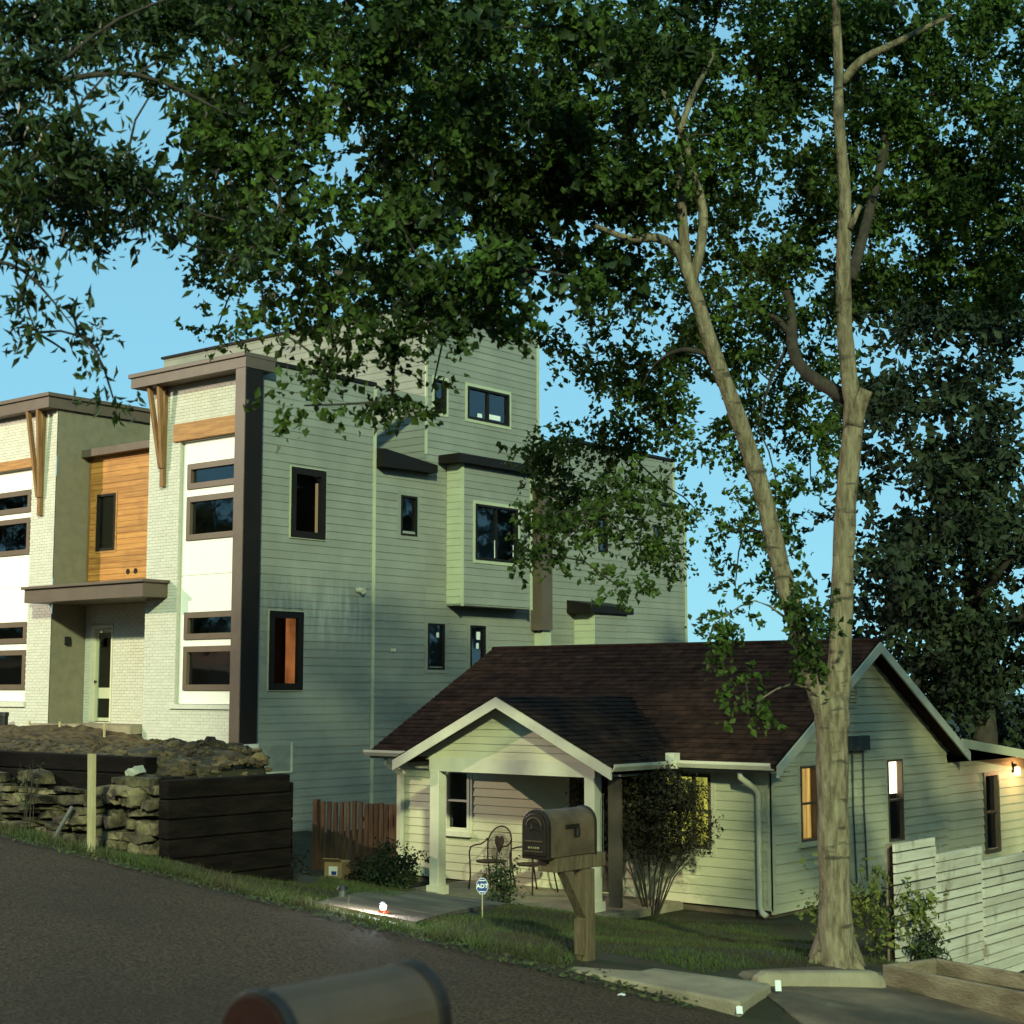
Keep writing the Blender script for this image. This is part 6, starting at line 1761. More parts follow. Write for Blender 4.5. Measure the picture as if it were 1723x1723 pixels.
CLUMPS_D=[(-8.92,7.25,7.05,0.17,22),(-10.49,8.46,7.77,0.31,22),(-9.22,7.68,7.23,0.2,22),(-8.4,6.81,6.75,0.26,22),(-9.59,8.63,7.39,0.2,22),(-9.58,8.31,7.37,0.3,22),(-9.04,8.15,7.41,0.26,22),(-8.79,7.73,7.15,0.17,22),(-8.5,8.32,6.97,0.2,22),(-9.4,9.18,7.63,0.31,22),(-8.77,8.34,7.25,0.22,22),(-9.47,8.79,7.65,0.18,22),(-8.05,7.41,6.65,0.22,22),(-9.46,9.69,7.93,0.21,22),(-8.53,8.7,7.4,0.2,22),(-7.73,7.86,6.67,0.22,22),(-6.91,7.3,6.5,0.16,22),(-7.4,7.74,6.59,0.19,22),(-6.76,7.34,6.34,0.22,22),(-8.25,9.42,7.22,0.32,22),(-9.13,9.8,7.91,0.31,22),(-8.13,8.97,7.05,0.28,22),(-7.73,8.46,7.1,0.17,22),(-7.09,8.45,6.6,0.15,22),(-8.28,9.63,7.67,0.23,22),(-8.67,10.26,8.03,0.25,22),(-7.97,9.39,7.54,0.19,22),(-6.99,8.13,6.66,0.28,22),(-7.84,9.95,7.48,0.23,22),(-6.37,8.61,6.65,0.2,22),(-6.66,8.4,6.68,0.26,22),(-6.41,8.56,6.64,0.17,22),(-8.17,10.45,7.57,0.27,22),(-7.42,10.9,7.75,0.28,22),(-6.64,9.6,6.94,0.17,22),(-7.7,10.67,7.52,0.33,22),(-7.44,10.4,7.46,0.27,22),(-6.97,10.1,7.29,0.27,22),(-9.89,8.19,6.76,0.32,22),(-9.75,7.9,6.77,0.28,22),(-8.56,7.1,6.16,0.27,22),(-10.33,8.48,7.11,0.29,22),(-8.43,7.32,6.44,0.23,22),(-8.42,7.68,6.27,0.21,22),(-8.51,7.66,6.54,0.15,22),(-9.51,8.19,6.84,0.26,22),(-9.27,9.34,6.95,0.3,22),(-7.74,7.76,6.39,0.27,22),(-8.73,8.77,6.71,0.25,22),(-8.07,8.56,6.72,0.18,22),(-7.8,7.79,6.5,0.16,22),(-7.41,7.98,6.08,0.26,22),(-8.12,9.15,6.7,0.31,22),(-7.83,8.93,6.57,0.26,22),(-7.74,8.73,6.56,0.18,22),(-8.62,9.82,7.14,0.22,22),(-8.34,9.95,7.02,0.23,22),(-8.35,9.96,7.15,0.31,22),(-7.48,8.82,6.52,0.26,22),(-8.74,10.27,7.14,0.3,22),(-8.1,10.04,6.87,0.27,22),(-8.17,10.34,7.12,0.23,22),(-7.28,9.58,6.55,0.17,22),(-7.86,10.34,7.22,0.28,22),(-7.44,9.56,6.59,0.21,22),(-7.86,10.5,6.96,0.32,22),(-6.92,9.9,6.64,0.24,22),(-6.59,9.66,6.64,0.23,22),(-7.32,10.43,7.11,0.31,22),(-7.7,11.05,7.46,0.32,22),(-7.48,10.58,7.32,0.27,22),(-8.59,7.09,6.04,0.24,22),(-8.81,7.24,6.09,0.21,22),(-8.12,6.66,5.65,0.14,22),(-8.85,7.41,5.91,0.17,22),(-10.03,8.72,6.6,0.25,22),(-7.82,7.12,5.68,0.22,22),(-9.45,8.39,6.36,0.17,22),(-7.85,6.89,5.52,0.14,22),(-9.26,9.56,6.46,0.22,22),(-8.32,8.45,6.15,0.21,22),(-7.96,8.4,6.2,0.17,22),(-9.27,9.79,6.7,0.2,22),(-8.67,9.78,6.56,0.19,22),(-7.91,9.08,6.12,0.24,22),(-7.81,8.54,6.26,0.28,22),(-7.35,8,5.84,0.24,22),(-8.54,9.81,6.4,0.31,22),(-8.59,10.03,6.69,0.22,22),(-8.08,9.96,6.31,0.2,22),(-8.48,10.5,6.55,0.18,22),(-7.65,8.88,6.22,0.22,22),(-7.98,9.32,6.26,0.26,22),(-7.52,9.81,6.33,0.17,22),(-7.23,9.38,6.33,0.22,22),(-7.75,9.95,6.51,0.25,22),(-7.37,9.62,6.38,0.19,22),(-7.2,9.37,6.1,0.24,22),(-7.7,10.94,6.85,0.29,22),(-7.05,10.13,6.14,0.21,22),(-7.71,11.19,6.63,0.19,22),(-7.03,9.58,6.02,0.19,22),(-7.49,10.39,6.29,0.19,22),(-9.4,7.72,5.7,0.26,22),(-9.44,7.96,5.87,0.18,22),(-10.25,8.38,6.25,0.23,22),(-8.76,7.32,5.36,0.18,22),(-8.6,7.46,5.51,0.16,22),(-9.77,8.83,6.01,0.31,22),(-9.34,8.38,5.73,0.23,22),(-7.65,6.91,5.03,0.15,22),(-7.57,7.83,5.25,0.27,22),(-8.76,9.21,6.12,0.32,22),(-7.72,8.21,5.44,0.23,22),(-7.3,7.59,5.24,0.26,22),(-8.63,9.63,6.24,0.3,22),(-8.1,8.81,5.6,0.2,22),(-8.64,9.88,6.33,0.23,22),(-8.9,10.04,6.34,0.34,22),(-7.49,8.13,5.34,0.15,22),(-8.34,9.83,5.92,0.24,22),(-8.24,9.79,5.81,0.25,22),(-7.9,9.34,5.99,0.28,22),(-8.42,10.42,5.99,0.19,22),(-7.93,9.45,5.84,0.21,22),(-7.62,9.76,5.9,0.17,22),(-7.92,10.44,6.3,0.21,22),(-7.62,10.16,6.18,0.29,22),(-7.74,9.82,6.11,0.23,22),(-7.77,10.03,6.03,0.28,22),(-7.36,10.73,6.08,0.18,22),(-7.21,10.32,6.02,0.32,22),(-7.85,10.69,6.18,0.18,22),(-7.53,10.35,6.03,0.3,22),(-7.42,10.52,5.82,0.31,22),(-8.6,8.01,5.01,0.3,22),(-8.87,8.52,5.13,0.17,22),(-9.1,8.39,5.13,0.28,22),(-8.93,8.72,5.45,0.26,22),(-9.41,9.4,5.59,0.27,22),(-7.84,8.23,5.27,0.22,22),(-8.1,8.37,5.02,0.24,22),(-8.34,8.6,5.18,0.22,22),(-7.13,7.81,4.75,0.2,22),(-6.84,7.53,4.64,0.23,22),(-6.7,7.54,4.64,0.19,22),(-7.23,7.84,4.88,0.17,22),(-8.61,10.4,5.84,0.19,22),(-6.13,7.32,4.62,0.14,22),(-8.65,10.5,5.7,0.19,22),(-8.63,10.33,5.83,0.31,22),(-6.35,7.48,4.6,0.16,22),(-8.14,10.79,5.62,0.22,22),(-5.85,7.88,4.59,0.17,22),(-8.34,11.12,5.91,0.3,22),(-8.51,11.19,5.85,0.2,22),(-7.66,10.68,5.59,0.27,22),(-7.78,10.92,5.42,0.34,22),(-7.7,11.18,5.6,0.3,22),(-7.64,10.68,5.57,0.26,22)]
BRANCH_A=[[(-6.34,11.88,-0.41,0.21),(-6.35,11.87,0.07,0.165),(-6.35,11.87,0.83,0.155),(-6.35,11.88,1.56,0.16),(-6.34,11.88,1.85,0.17),(-6.34,11.88,1.98,0.1)],
[(-6.35,11.87,1.66,0.12),(-6.43,11.8,2,0.105),(-6.53,11.66,2.54,0.098),(-6.6,11.54,2.99,0.093),(-6.67,11.35,3.67,0.088),(-6.76,11.14,4.26,0.083),(-6.86,10.94,4.79,0.075),(-6.93,10.75,5.31,0.068),(-6.97,10.71,5.49,0.065)],
[(-6.95,10.73,5.39,0.05),(-7.02,10.67,5.61,0.045),(-7.1,10.48,5.69,0.04),(-7.21,10.26,5.65,0.03),(-7.31,9.91,5.7,0.02)],
[(-6.94,10.74,5.34,0.05),(-6.88,10.79,5.61,0.042),(-6.86,10.81,5.97,0.04),(-6.88,10.66,6.29,0.036),(-6.86,10.54,6.51,0.03),(-6.9,10.25,6.88,0.02)],
[(-6.99,10.76,5.45,0.05),(-7.04,10.78,5.85,0.045),(-7.05,10.78,6.2,0.04),(-7.08,10.88,6.81,0.03),(-6.93,11.13,7.43,0.02)],
[(-6.35,11.94,1.66,0.13),(-6.33,12.01,2.25,0.118),(-6.3,12.05,3.05,0.112),(-6.26,12.08,3.71,0.107),(-6.2,12.12,4.33,0.105),(-6.22,12.11,4.58,0.088),(-6.25,12.09,5.05,0.082),(-6.2,11.99,5.6,0.076),(-6.18,12.01,6.23,0.066),(-6.16,11.9,6.88,0.056),(-6.11,11.81,7.48,0.048),(-6.08,11.7,8.29,0.035),(-6.1,11.56,9.2,0.02)],
[(-6.2,12.1,4.24,0.085),(-6.14,12.11,4.42,0.07),(-6.08,12.12,4.54,0.06)],
[(-6.13,11.99,5.93,0.03),(-6.03,12,6.12,0.02)],
[(-6.14,11.92,7.2,0.045),(-5.95,11.94,7.37,0.038),(-5.67,12.05,7.49,0.03),(-5.27,12.25,7.69,0.018)],
[(-6.86,10.96,4.74,0.026),(-7.1,10.87,4.82,0.022),(-7.44,10.97,4.77,0.014),(-7.77,11.22,4.64,0.008)],
[(-6.29,12.18,4.5,0.07),(-6.74,12.33,4.79,0.06),(-6.94,12.42,5.05,0.052),(-7.05,12.59,5.48,0.045),(-7.23,12.7,5.79,0.04),(-7.69,12.71,6.13,0.03),(-7.96,12.87,6.69,0.018)],
[(-7.01,12.5,5.23,0.03),(-7.27,12.54,5.48,0.024),(-7.68,12.59,5.61,0.014)],
[(-7.01,12.5,5.15,0.02),(-7.26,12.55,4.83,0.015),(-7.4,12.56,4.41,0.009)],
[(-6.22,12.17,5.54,0.05),(-6.31,12.81,6.45,0.045),(-6.34,13.18,7.29,0.04),(-6.68,13.16,7.84,0.03),(-6.85,13.14,8.23,0.018)],
[(-6.35,13.17,7.24,0.03),(-6.21,13.55,7.57,0.022),(-5.94,14.03,7.74,0.012)],
[(-6.35,11.81,1.9,0.012),(-6.5,11.49,2.05,0.009),(-6.67,11.09,1.86,0.005)],
[(-6.53,11.6,2.54,0.012),(-6.72,11.31,2.73,0.008),(-6.93,11,2.53,0.004)]]
BRANCH_B=[[(-9.19,4.09,4.99,0.16),(-8.47,4.68,5.43,0.11),(-7.99,5.21,5.61,0.07),(-7.61,5.65,5.71,0.045),(-7.26,6.06,5.5,0.025)],
[(-8.47,4.68,5.43,0.08),(-8.01,4.93,4.85,0.06),(-7.72,5.3,4.88,0.035),(-7.51,5.74,4.76,0.02)],
[(-8.39,4.49,4.64,0.07),(-8.02,4.8,4.47,0.05),(-7.75,5.01,4.38,0.03),(-7.59,5.28,4.04,0.01)],
[(-7.99,5.21,5.61,0.04),(-7.78,5.64,6.11,0.03),(-7.38,6.23,6.47,0.02)]]

# ------------------------------------------------------------------ foliage
def leaves_mesh(name, centres, normals, ups, ln, wd, fold=0.25):
    """diamond leaves, folded along the midrib; arrays of n"""
    n = len(centres)
    side_ = np.cross(normals, ups)
    side_ /= np.linalg.norm(side_, axis=1, keepdims=True) + 1e-9
    up_ = ups / (np.linalg.norm(ups, axis=1, keepdims=True) + 1e-9)
    nn = np.cross(side_, up_)
    L_ = ln[:, None]
    W_ = wd[:, None]
    base = centres - up_ * L_ * .5
    tip = centres + up_ * L_ * .5 - nn * L_ * .12
    a = centres + side_ * W_ * .5 + nn * W_ * fold - up_ * L_ * .05
    b = centres - side_ * W_ * .5 + nn * W_ * fold - up_ * L_ * .05
    v = np.stack([base, a, tip, b], axis=1).reshape(-1, 3)
    q = np.arange(n * 4).reshape(n, 4)
    f = np.concatenate([q[:, [0, 1, 2]], q[:, [0, 2, 3]]])
    return mesh_fast(name, v, f)
def clump_leaves(clumps, length, width, droop=0.5, per_twig=11, flat=.75, spread=1.0, mult=1.0):
    C, Nn, U = [], [], []
    for (x, y, z, r, n) in clumps:
        n = int(n * mult)
        tw = max(2, n // per_twig)
        d = NPR.normal(size=(tw, 3))
        d /= np.linalg.norm(d, axis=1, keepdims=True)
        rad = NPR.random(tw) ** .45
        tc = d * rad[:, None] * r * np.array([1, 1, flat]) * 1.15
        idx = NPR.integers(0, tw, n)
        axis_ = d + NPR.normal(size=(tw, 3)) * .5 - np.array([0, 0, droop])
        axis_ /= np.linalg.norm(axis_, axis=1, keepdims=True)
        t = (NPR.random(n) - .3) * length * 4.2 * spread
        p = tc[idx] + axis_[idx] * t[:, None] + NPR.normal(size=(n, 3)) * length * .35
        C.append(p + np.array([x, y, z]))
        up = axis_[idx] * .5 + NPR.normal(size=(n, 3)) * .7 - np.array([0, 0, droop * .8])
        U.append(up)
        Nn.append(NPR.normal(size=(n, 3)) + np.array([0, 0, .6]))
    C, Nn, U = np.concatenate(C), np.concatenate(Nn), np.concatenate(U)
    n = len(C)
    ln = length * NPR.uniform(.55, 1.4, n)
    return C, Nn, U, ln, ln * (width / length) * NPR.uniform(.8, 1.2, n)
def twigs_into(mb, clumps, branches, reach=1.5):
    """grow twigs clump by clump from the nearest wood already there"""
    nodes = [Vector(p[:3]) for b in branches for p in b]
    todo = [Vector(c[:3]) for c in clumps]
    near = [min(((p - c).length, i) for i, p in enumerate(nodes)) for c in todo]
    done = [False] * len(todo)
    for _ in range(len(todo)):
        k = min((i for i in range(len(todo)) if not done[i]), key=lambda i: near[i][0])
        done[k] = True
        d, ni = near[k]
        c = todo[k]
        nodes.append(c)
        if d < reach:
            a = nodes[ni]
            mid = a.lerp(c, .5) + Vector((RNG.uniform(-.1, .1), RNG.uniform(-.1, .1), RNG.uniform(-.03, .1))) * d
            mb.tube([a, mid, c], [.010, .008, .006], 5, cap=False)
        for i in range(len(todo)):
            if not done[i]:
                q = (todo[i] - c).length
                if q < near[i][0]:
                    near[i] = (q, len(nodes) - 1)
def smooth_line(line, sub=4):
    """Catmull-Rom through (x, y, z, r)"""
    out = []
    P_ = [Vector(p) for p in line]
    for i in range(len(P_) - 1):
        p0, p1, p2, p3 = P_[max(0, i - 1)], P_[i], P_[i + 1], P_[min(len(P_) - 1, i + 2)]
        for s in range(sub):
            t = s / sub
            out.append(.5 * ((2 * p1) + (p2 - p0) * t + (2 * p0 - 5 * p1 + 4 * p2 - p3) * t * t + (-p0 + 3 * p1 - 3 * p2 + p3) * t ** 3))
    out.append(P_[-1])
    return [tuple(o) for o in out]

# big twin-trunk tree on the lawn
ta = thing("shade_tree", (-6.41, 11.96, -.3), "tall pale twin-trunk shade tree forking low before the cottage gable", "tree")
mb = MB()
for i, b in enumerate(BRANCH_A[:1] + BRANCH_A[1:2] + BRANCH_A[5:6]):
    l = smooth_line(b, 4)
    mb.tube([p[:3] for p in l], [max(.008, p[3] * .83 * (1 + .05 * math.sin(k * 1.9 + i))) for k, p in enumerate(l)], 14)
for k in range(6):    # roots spreading into the soil
    a_ = k * 1.047 + RNG.uniform(-.25, .25)
    q_ = RNG.uniform(.26, .40)
    bx, by = -6.41, 11.96
    mb.tube([(bx + .04 * math.cos(a_), by + .04 * math.sin(a_), .16), (bx + .12 * math.cos(a_), by + .12 * math.sin(a_), -.10),
             (bx + q_ * .7 * math.cos(a_), by + q_ * .7 * math.sin(a_), -.235), (bx + q_ * math.cos(a_ + .2), by + q_ * math.sin(a_ + .2), -.31)], [.05, .075, .05, .02], 8)
mb.build("trunk", M["bark"], ta, smooth=True)
for i, b in enumerate(BRANCH_A):
    if i in (0, 1, 5):
        continue
    l = smooth_line(b, 3)
    mb = MB()
    mb.tube([p[:3] for p in l], [max(.004, p[3]) for p in l], 8)
    mb.build("limb", M["bark_dark"] if 9 <= i <= 14 else M["bark"], ta, smooth=True)
up_branch = [[(-6.3, 11.8, 8.2, .05), (-7.0, 11.0, 9.5, .03)], [(-8.5, 10.0, 6.8, .04), (-9.5, 9.5, 8.0, .02)]]
TOP = []
for k in range(290):    # crown above the picture, reaching over the street
    a, rr = RNG.uniform(0, 6.28), RNG.random() ** .5
    TOP.append((-8.2 + 3.6 * rr * math.cos(a), 9.6 + 4.6 * rr * math.sin(a), RNG.uniform(7.8, 13.8 - 2.6 * rr), RNG.uniform(.3, .5), 60))
for k in range(300):     # unseen foliage past the picture edge, added to shade the cottage side
    a, rr = RNG.uniform(0, 6.28), RNG.random() ** .5
    TOP.append((-1.2 + 2.4 * rr * math.cos(a), 12.8 + 3.6 * rr * math.sin(a), RNG.uniform(3.6, 8.4), RNG.uniform(.3, .5), 60))
mb = MB()
twigs_into(mb, CLUMPS_A, BRANCH_A)
mb.build("twigs", M["bark_dark"], ta, kind="stuff")
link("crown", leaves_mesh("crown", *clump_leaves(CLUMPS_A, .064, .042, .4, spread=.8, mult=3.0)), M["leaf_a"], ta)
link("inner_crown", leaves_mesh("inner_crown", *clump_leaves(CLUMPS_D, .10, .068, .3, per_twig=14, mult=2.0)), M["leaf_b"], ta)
link("upper_crown", leaves_mesh("upper_crown", *clump_leaves(TOP, .105, .072, .35, mult=1.35)), M["leaf_a"], ta)

# ash tree at the near kerb whose branches hang into the picture
tb_ = thing("ash_tree", (-10.4, 2.0, .7), "dark ash branches with long leaflets hanging into the upper left sky", "tree")
mb = MB()
l = smooth_line([(-10.4, 1.9, .2, .3), (-10.3, 2.1, 2.0, .25), (-10.0, 2.8, 3.9, .22), (-9.19, 4.09, 4.99, .16)], 4)
mb.tube([p[:3] for p in l], [p[3] for p in l], 12)
l = smooth_line([(-10.0, 2.8, 3.9, .18), (-10.2, 2.9, 6.0, .14), (-9.8, 3.4, 8.0, .06)], 4)
mb.tube([p[:3] for p in l], [p[3] for p in l], 12)
mb.build("trunk", M["bark_dark"], tb_, smooth=True)
for b in BRANCH_B:
    l = smooth_line(b, 4)
    mb = MB()
    mb.tube([p[:3] for p in l], [p[3] * .32 for p in l], 8)
    mb.build("limb", M["bark_dark"], tb_, smooth=True)
mb = MB()
twigs_into(mb, CLUMPS_B, BRANCH_B)
mb.build("twigs", M["bark_dark"], tb_, kind="stuff")
link("crown", leaves_mesh("crown", *clump_leaves(CLUMPS_B, .088, .030, .55, per_twig=9, spread=.9, mult=1.25), ), M["leaf_b"], tb_)

# trees behind the cottage
def back_tree(base, h, lb, clumps, nm="broadleaf_tree", mult=1.0):
    t = thing(nm, base, lb, "tree", "trees behind the cottage")
    b = Vector(base)
    ml = [(b.x, b.y, b.z - .3, .3), (b.x + .2, b.y, b.z + h * .3, .24), (b.x - .1, b.y + .1, b.z + h * .6, .16), (b.x + .1, b.y, b.z + h * .9, .05)]
    l = smooth_line(ml, 4)
    mb = MB()
    mb.tube([p[:3] for p in l], [p[3] for p in l], 9)
    mb.build("trunk", M["bark_dark"], t, smooth=True)
    lines = [l]
    for k in range(6):
        a = RNG.uniform(0, 6.28)
        z0 = b.z + h * RNG.uniform(.3, .7)
        ln_ = RNG.uniform(1.2, 2.4)
        li = [(b.x, b.y, z0, .1), (b.x + math.cos(a) * ln_ * .5, b.y + math.sin(a) * ln_ * .5, z0 + ln_ * .4, .07), (b.x + math.cos(a) * ln_, b.y + math.sin(a) * ln_, z0 + ln_ * .9, .03)]
        mb = MB()
        mb.tube([p[:3] for p in li], [p[3] for p in li], 6)
        mb.build("limb", M["bark_dark"], t, smooth=True)
    link("crown", leaves_mesh("crown", *clump_leaves(clumps, .19, .115, .3, mult=mult)), M["leaf_c"], t)
halfA = [c for c in CLUMPS_C if c[0] * .772 + c[1] * .636 < 7.6]
halfB = [c for c in CLUMPS_C if c not in halfA]
def bulk(cx, cy, cz, rx, ry, rz, n, per):
    out = []
    for _ in range(n):
        a, b_ = RNG.uniform(0, 6.28), RNG.uniform(-1, 1)
        r = RNG.random() ** .4
        q = math.sqrt(1 - b_ * b_)
        out.append((cx + rx * r * q * math.cos(a), cy + ry * r * q * math.sin(a), cz + rz * r * b_, RNG.uniform(.4, .7), per))
    return out
back_tree((-13.5, 31.5, -1.3), 8, "dark leafy tree behind the cottage gable peak", halfA + bulk(-13.5, 32, 4.0, 2.4, 2, 3.0, 40, 60), mult=2.2)
back_tree((-10.6, 32.5, -1.3), 9, "dark leafy tree behind the lean-to at the picture edge", halfB + bulk(-10.3, 33, 4.0, 2.4, 2, 3.5, 46, 60), mult=2.2)
back_tree((-15.8, 38.0, -1.3), 5, "low dark tree in the gap between townhouse and trunk", bulk(-15.6, 38, 1.4, 2.4, 1.5, 1.4, 22, 60))

# unseen trees beyond the picture, added to darken reflections and sky light
def added_woods(nm, lb, x0, x1, y0, y1, h, n):
    cl = []
    for _ in range(n):
        x, y = RNG.uniform(x0, x1), RNG.uniform(y0, y1)
        g = ground_z(x, y)
        cl.append((x, y, g + h * RNG.random() ** .9, RNG.uniform(1.0, 1.7), 60))
    o = link(nm, leaves_mesh(nm, *clump_leaves(cl, .62, .42, .3, per_twig=12)), M["leaf_c"], kind="stuff")
    tag(o, lb, "added_woods")
added_woods("added_woods", "unseen trees added across the street to block sky light", -44, 6, -27, -15, 12, 330)
added_woods("added_woods", "unseen trees added down the hill to darken window reflections", -8, 18, 38, 60, 14, 330)
added_woods("added_woods", "unseen trees added beyond the pale fence to block sky light", 3, 10, 13, 36, 10, 210)
added_woods("added_woods", "unseen trees added up the street to darken window reflections", -92, -66, -28, 6, 10, 220)

# ------------------------------------------------------------------ shrubs
def shrub(name, lb, base, clumps, leafmat, length, width, stems, stem_h, spread, per_twig=9, droop=.2, cat="shrub", mult=1.0, sr=.008):
    t = thing(name, base, lb, cat)
    b = Vector(base)
    for k in range(stems):
        a = 2 * math.pi * k / stems + RNG.uniform(-.3, .3)
        s = spread * RNG.uniform(.4, 1)
        hh = stem_h * RNG.uniform(.75, 1.1)
        mb = MB()
        pts = [b + Vector((math.cos(a) * .05, math.sin(a) * .05, -.1)), b + Vector((math.cos(a) * s * .4, math.sin(a) * s * .4, hh * .5)), b + Vector((math.cos(a) * s, math.sin(a) * s, hh))]
        mb.tube(pts, [sr, sr * .8, sr * .35], 5)
        mb.build("stem", M["bark_dark"], t)
    link("foliage", leaves_mesh("foliage", *clump_leaves(clumps, length, width, droop, per_twig=per_twig, mult=mult)), leafmat, t)
def blob(cx, cy, cz, rx, ry, rz, n, per, r=(.1, .2)):
    return [(x, y, z, RNG.uniform(*r), per) for (x, y, z, _, _) in bulk(cx, cy, cz, rx, ry, rz, n, per)]
gz = ground_z
shrub("round_shrub", "round dark leafy shrub at the porch corner by the left post", (-16.95, 17.75, gz(-16.95, 17.75)), blob(-17.0, 17.8, -.72, .42, .4, .34, 34, 90), M["leaf_shrub"], .055, .03, 9, .55, .32)
shrub("russet_bush", "large airy multi-stemmed bush before the lit front window", (-12.98, 18.85, gz(-12.98, 18.85)),
      blob(-13.08, 18.75, .15, 1.12, .45, .6, 150, 100, (.14, .26)) + blob(-13.12, 18.7, .58, 1.15, .42, .28, 95, 100, (.12, .22)), M["leaf_nandina"], .05, .024, 23, 1.35, .95, sr=.012)
shrub("slender_shrub", "narrow dark shrub beside the mailbox post below the porch", (-14.1, 16.9, gz(-14.1, 16.9)), blob(-14.1, 16.9, -.68, .22, .22, .38, 16, 70), M["leaf_shrub"], .05, .026, 6, .6, .15)
shrub("yellow_green_shrub", "loose yellow-green sapling between the twin-trunk tree and the pale fence", (-6.75, 13.35, gz(-6.75, 13.35)),
      blob(-6.95, 13.2, .02, .42, .3, .36, 26, 36, (.1, .2)) + blob(-6.5, 13.6, .1, .15, .3, .3, 10, 30, (.08, .16)), M["leaf_young"], .06, .034, 7, .8, .35, sr=.006)
shrub("weed_clump", "dark weedy clump growing against the foot of the pale fence", (-6.45, 13.75, gz(-6.45, 13.75)), blob(-6.45, 13.75, -.38, .14, .16, .18, 12, 60, (.07, .12)), M["leaf_shrub"], .045, .025, 5, .4, .1)
shrub("brush_pile", "low dark brush heap between the cardboard box and the downspout", (-18.9, 19.3, -1.17), blob(-18.95, 19.2, -1.05, .5, .3, .2, 26, 60, (.09, .16)), M["leaf_nandina"], .07, .03, 10, .35, .5)
shrub("brush_pile", "low dark brush heap behind the cardboard box by the timber wall", (-20.6, 18.6, -1.15), blob(-20.7, 18.6, -1.0, .7, .4, .22, 26, 60, (.09, .16)), M["leaf_nandina"], .07, .03, 10, .35, .6)
shrub("bare_weed", "spindly dry weed in front of the stone wall at the picture edge", (-15.0, 10.0, gz(-15, 10)), blob(-15.0, 10.0, 1.0, .12, .1, .3, 8, 14, (.05, .1)), M["weed"], .04, .015, 6, .75, .14, sr=.005)

# ------------------------------------------------------------------ grass, weeds, clods
def in_walk(x, y):
    if y < 9.7 or y > 17.3:
        return False
    t = (y - 9.75) / 7.3
    a, b = wl_at(walk_l, min(1, max(0, t))), wl_at(walk_r, min(1, max(0, t)))
    return a[0] - .02 < x < b[0] + .02
def blades(name, pts, h0, h1, w, mat, lb):
    n = len(pts)
    p = np.array(pts)
    a = NPR.uniform(0, 2 * np.pi, n)
    h = NPR.uniform(h0, h1, n)
    sd_ = np.stack([np.cos(a), np.sin(a), np.zeros(n)], 1) * (w * NPR.uniform(.6, 1.3, n))[:, None]
    lean = NPR.normal(size=(n, 3)) * .45 * h[:, None]
    lean[:, 2] = 0
    tip = p + np.stack([np.zeros(n), np.zeros(n), h], 1) + lean
    v = np.stack([p - sd_, p + sd_, tip], 1).reshape(-1, 3)
    o = link(name, mesh_fast(name, v, np.arange(n * 3).reshape(n, 3)), mat, kind="stuff")
    o["label"] = lb
    o["category"] = "grass" if "grass" in name else "weeds"
    return o
pts = []
while len(pts) < 95000:
    y = 9.45 + 9.8 * RNG.random() ** 1.5
    x = RNG.uniform(-21, -5.6)
    if x < -12.5 and y > 10.1 and x < -12.75 - max(0, (y - 11.8)) * 1.0 + .3:
        continue
    if in_walk(x, y) or (x > -6.5 and y < 13.6 and y < 10.4 + (x + 6.5) * 9) or (-7.35 < x < -5.7 and 9.3 < y < 10.1):
        continue
    if x > -6.2 and y < 13.6:
        continue
    if -17.1 < x < -12.9 and y > 17.2 or (y > 19.5 and x > -18.7):
        continue
    cov = mnoise.noise(Vector((x * .9, y * .9, 2))) + .35 - (.35 if x > -9 and y > 14 else 0)
    if RNG.random() > cov + .45:
        continue
    pts.append((x, y, ground_z(x, y) + .03 * math.sin(x * 1.7 + y) * math.sin(y * 1.3 - x * .6) - .005))
blades("lawn_grass", pts, .02, .055, .0045, M["grass"], "short patchy lawn grass sloping from the street to the cottage")
pts = []
while len(pts) < 5500:
    x = RNG.uniform(-20, -6.6)
    y = 9.42 + abs(RNG.gauss(0, .16))
    if mnoise.noise(Vector((x * 2.2, 7, 1))) < -.1 and x > -11:
        continue
    if -7.3 < x < -5.7 and y > 9.3:
        continue
    pts.append((x, y, ground_z(x, y) - .01))
blades("verge_weeds", pts, .04, .14, .006, M["weed"], "ragged weeds along the broken road edge")
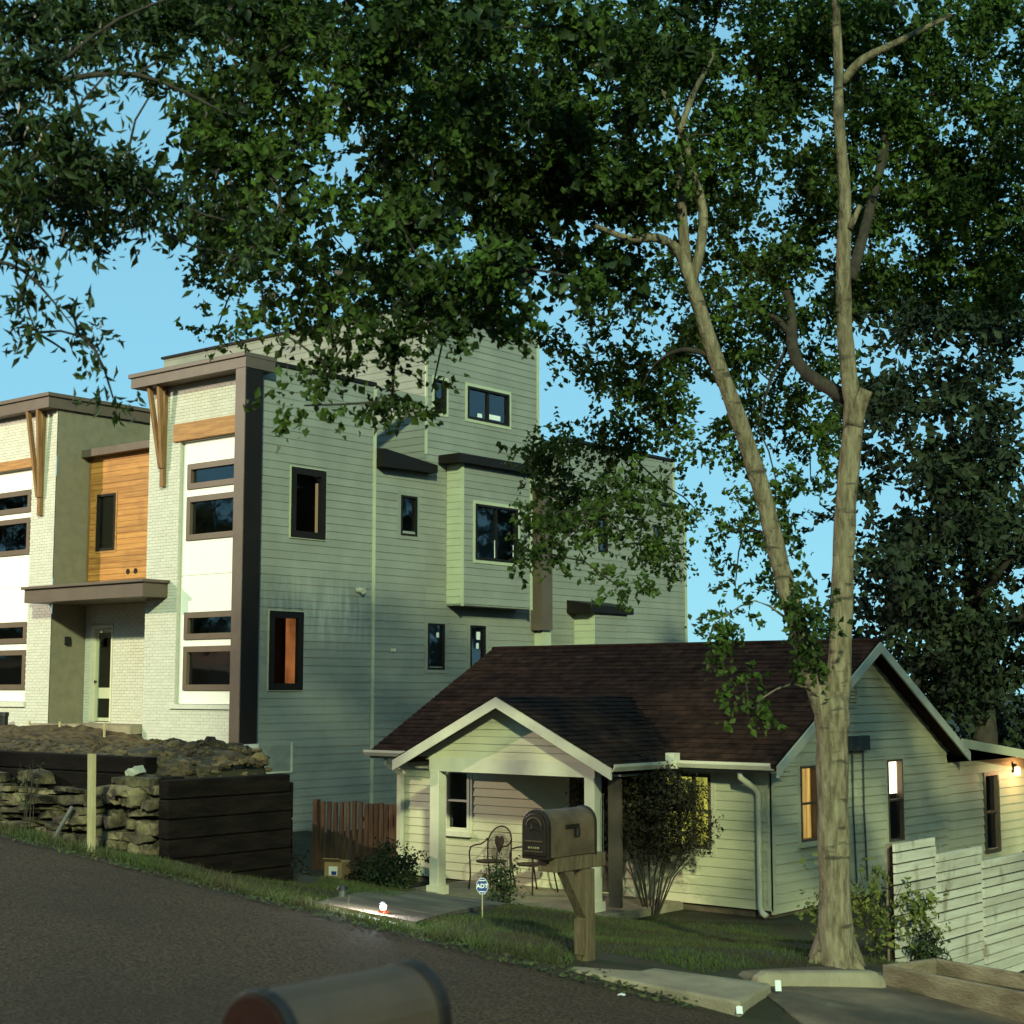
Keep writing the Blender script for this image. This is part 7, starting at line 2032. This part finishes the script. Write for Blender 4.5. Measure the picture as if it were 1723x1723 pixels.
# fallen leaves and twigs along the verge
n = 900
xs_ = NPR.uniform(-15, -6, n)
ys2 = 9.25 + np.abs(NPR.normal(0, .22, n)) - .12
zz_ = np.array([ground_z(a, b) + .015 for a, b in zip(xs_, ys2)])
cc = np.stack([xs_, ys2, zz_], 1)
ln = NPR.uniform(.03, .07, n)
o = link("leaf_litter", leaves_mesh("leaf_litter", cc, NPR.normal(size=(n, 3)) * .4 + np.array([0, 0, 1.]), NPR.normal(size=(n, 3)) * np.array([1, 1, .3]), ln, ln * .5), M["weed"], kind="stuff")
tag(o, "dry fallen leaves scattered along the verge", "leaf litter")
# clods on the dirt bank
mb = MB()
ph = (1 + 5 ** .5) / 2
ICO = [(-1, ph, 0), (1, ph, 0), (-1, -ph, 0), (1, -ph, 0), (0, -1, ph), (0, 1, ph), (0, -1, -ph), (0, 1, -ph), (ph, 0, -1), (ph, 0, 1), (-ph, 0, -1), (-ph, 0, 1)]
ICF = [(0, 11, 5), (0, 5, 1), (0, 1, 7), (0, 7, 10), (0, 10, 11), (1, 5, 9), (5, 11, 4), (11, 10, 2), (10, 7, 6), (7, 1, 8), (3, 9, 4), (3, 4, 2), (3, 2, 6), (3, 6, 8), (3, 8, 9), (4, 9, 5), (2, 4, 11), (6, 2, 10), (8, 6, 7), (9, 8, 1)]
for k in range(5200):
    y = 10.7 + 5.0 * RNG.random() ** 1.5
    x = -13.15 - 7.5 * RNG.random() - max(0, y - 11.8) * 1.12
    r = RNG.uniform(.008, .03) * (1.9 if RNG.random() < .08 else 1)
    z = ground_z(x, y) + .025 + mnoise.noise(Vector((x * 1.1, y * 1.1, 0))) * .09 + mnoise.noise(Vector((x * 3.3, y * 3.3, 4))) * .09
    b0 = len(mb.v)
    sx3, sy3, sz3 = RNG.uniform(.7, 1.4), RNG.uniform(.7, 1.4), RNG.uniform(.5, .9)
    for d in ICO:
        q = r * RNG.uniform(.75, 1.2)
        mb.v.append((x + d[0] * q * sx3, y + d[1] * q * sy3, z + d[2] * q * sz3))
    mb.f += [tuple(b0 + i for i in t) for t in ICF]
o = mb.build("dirt_clods", M["clod"], kind="stuff")
tag(o, "loose brown clods of earth heaped on the bank above the stones", "dirt")
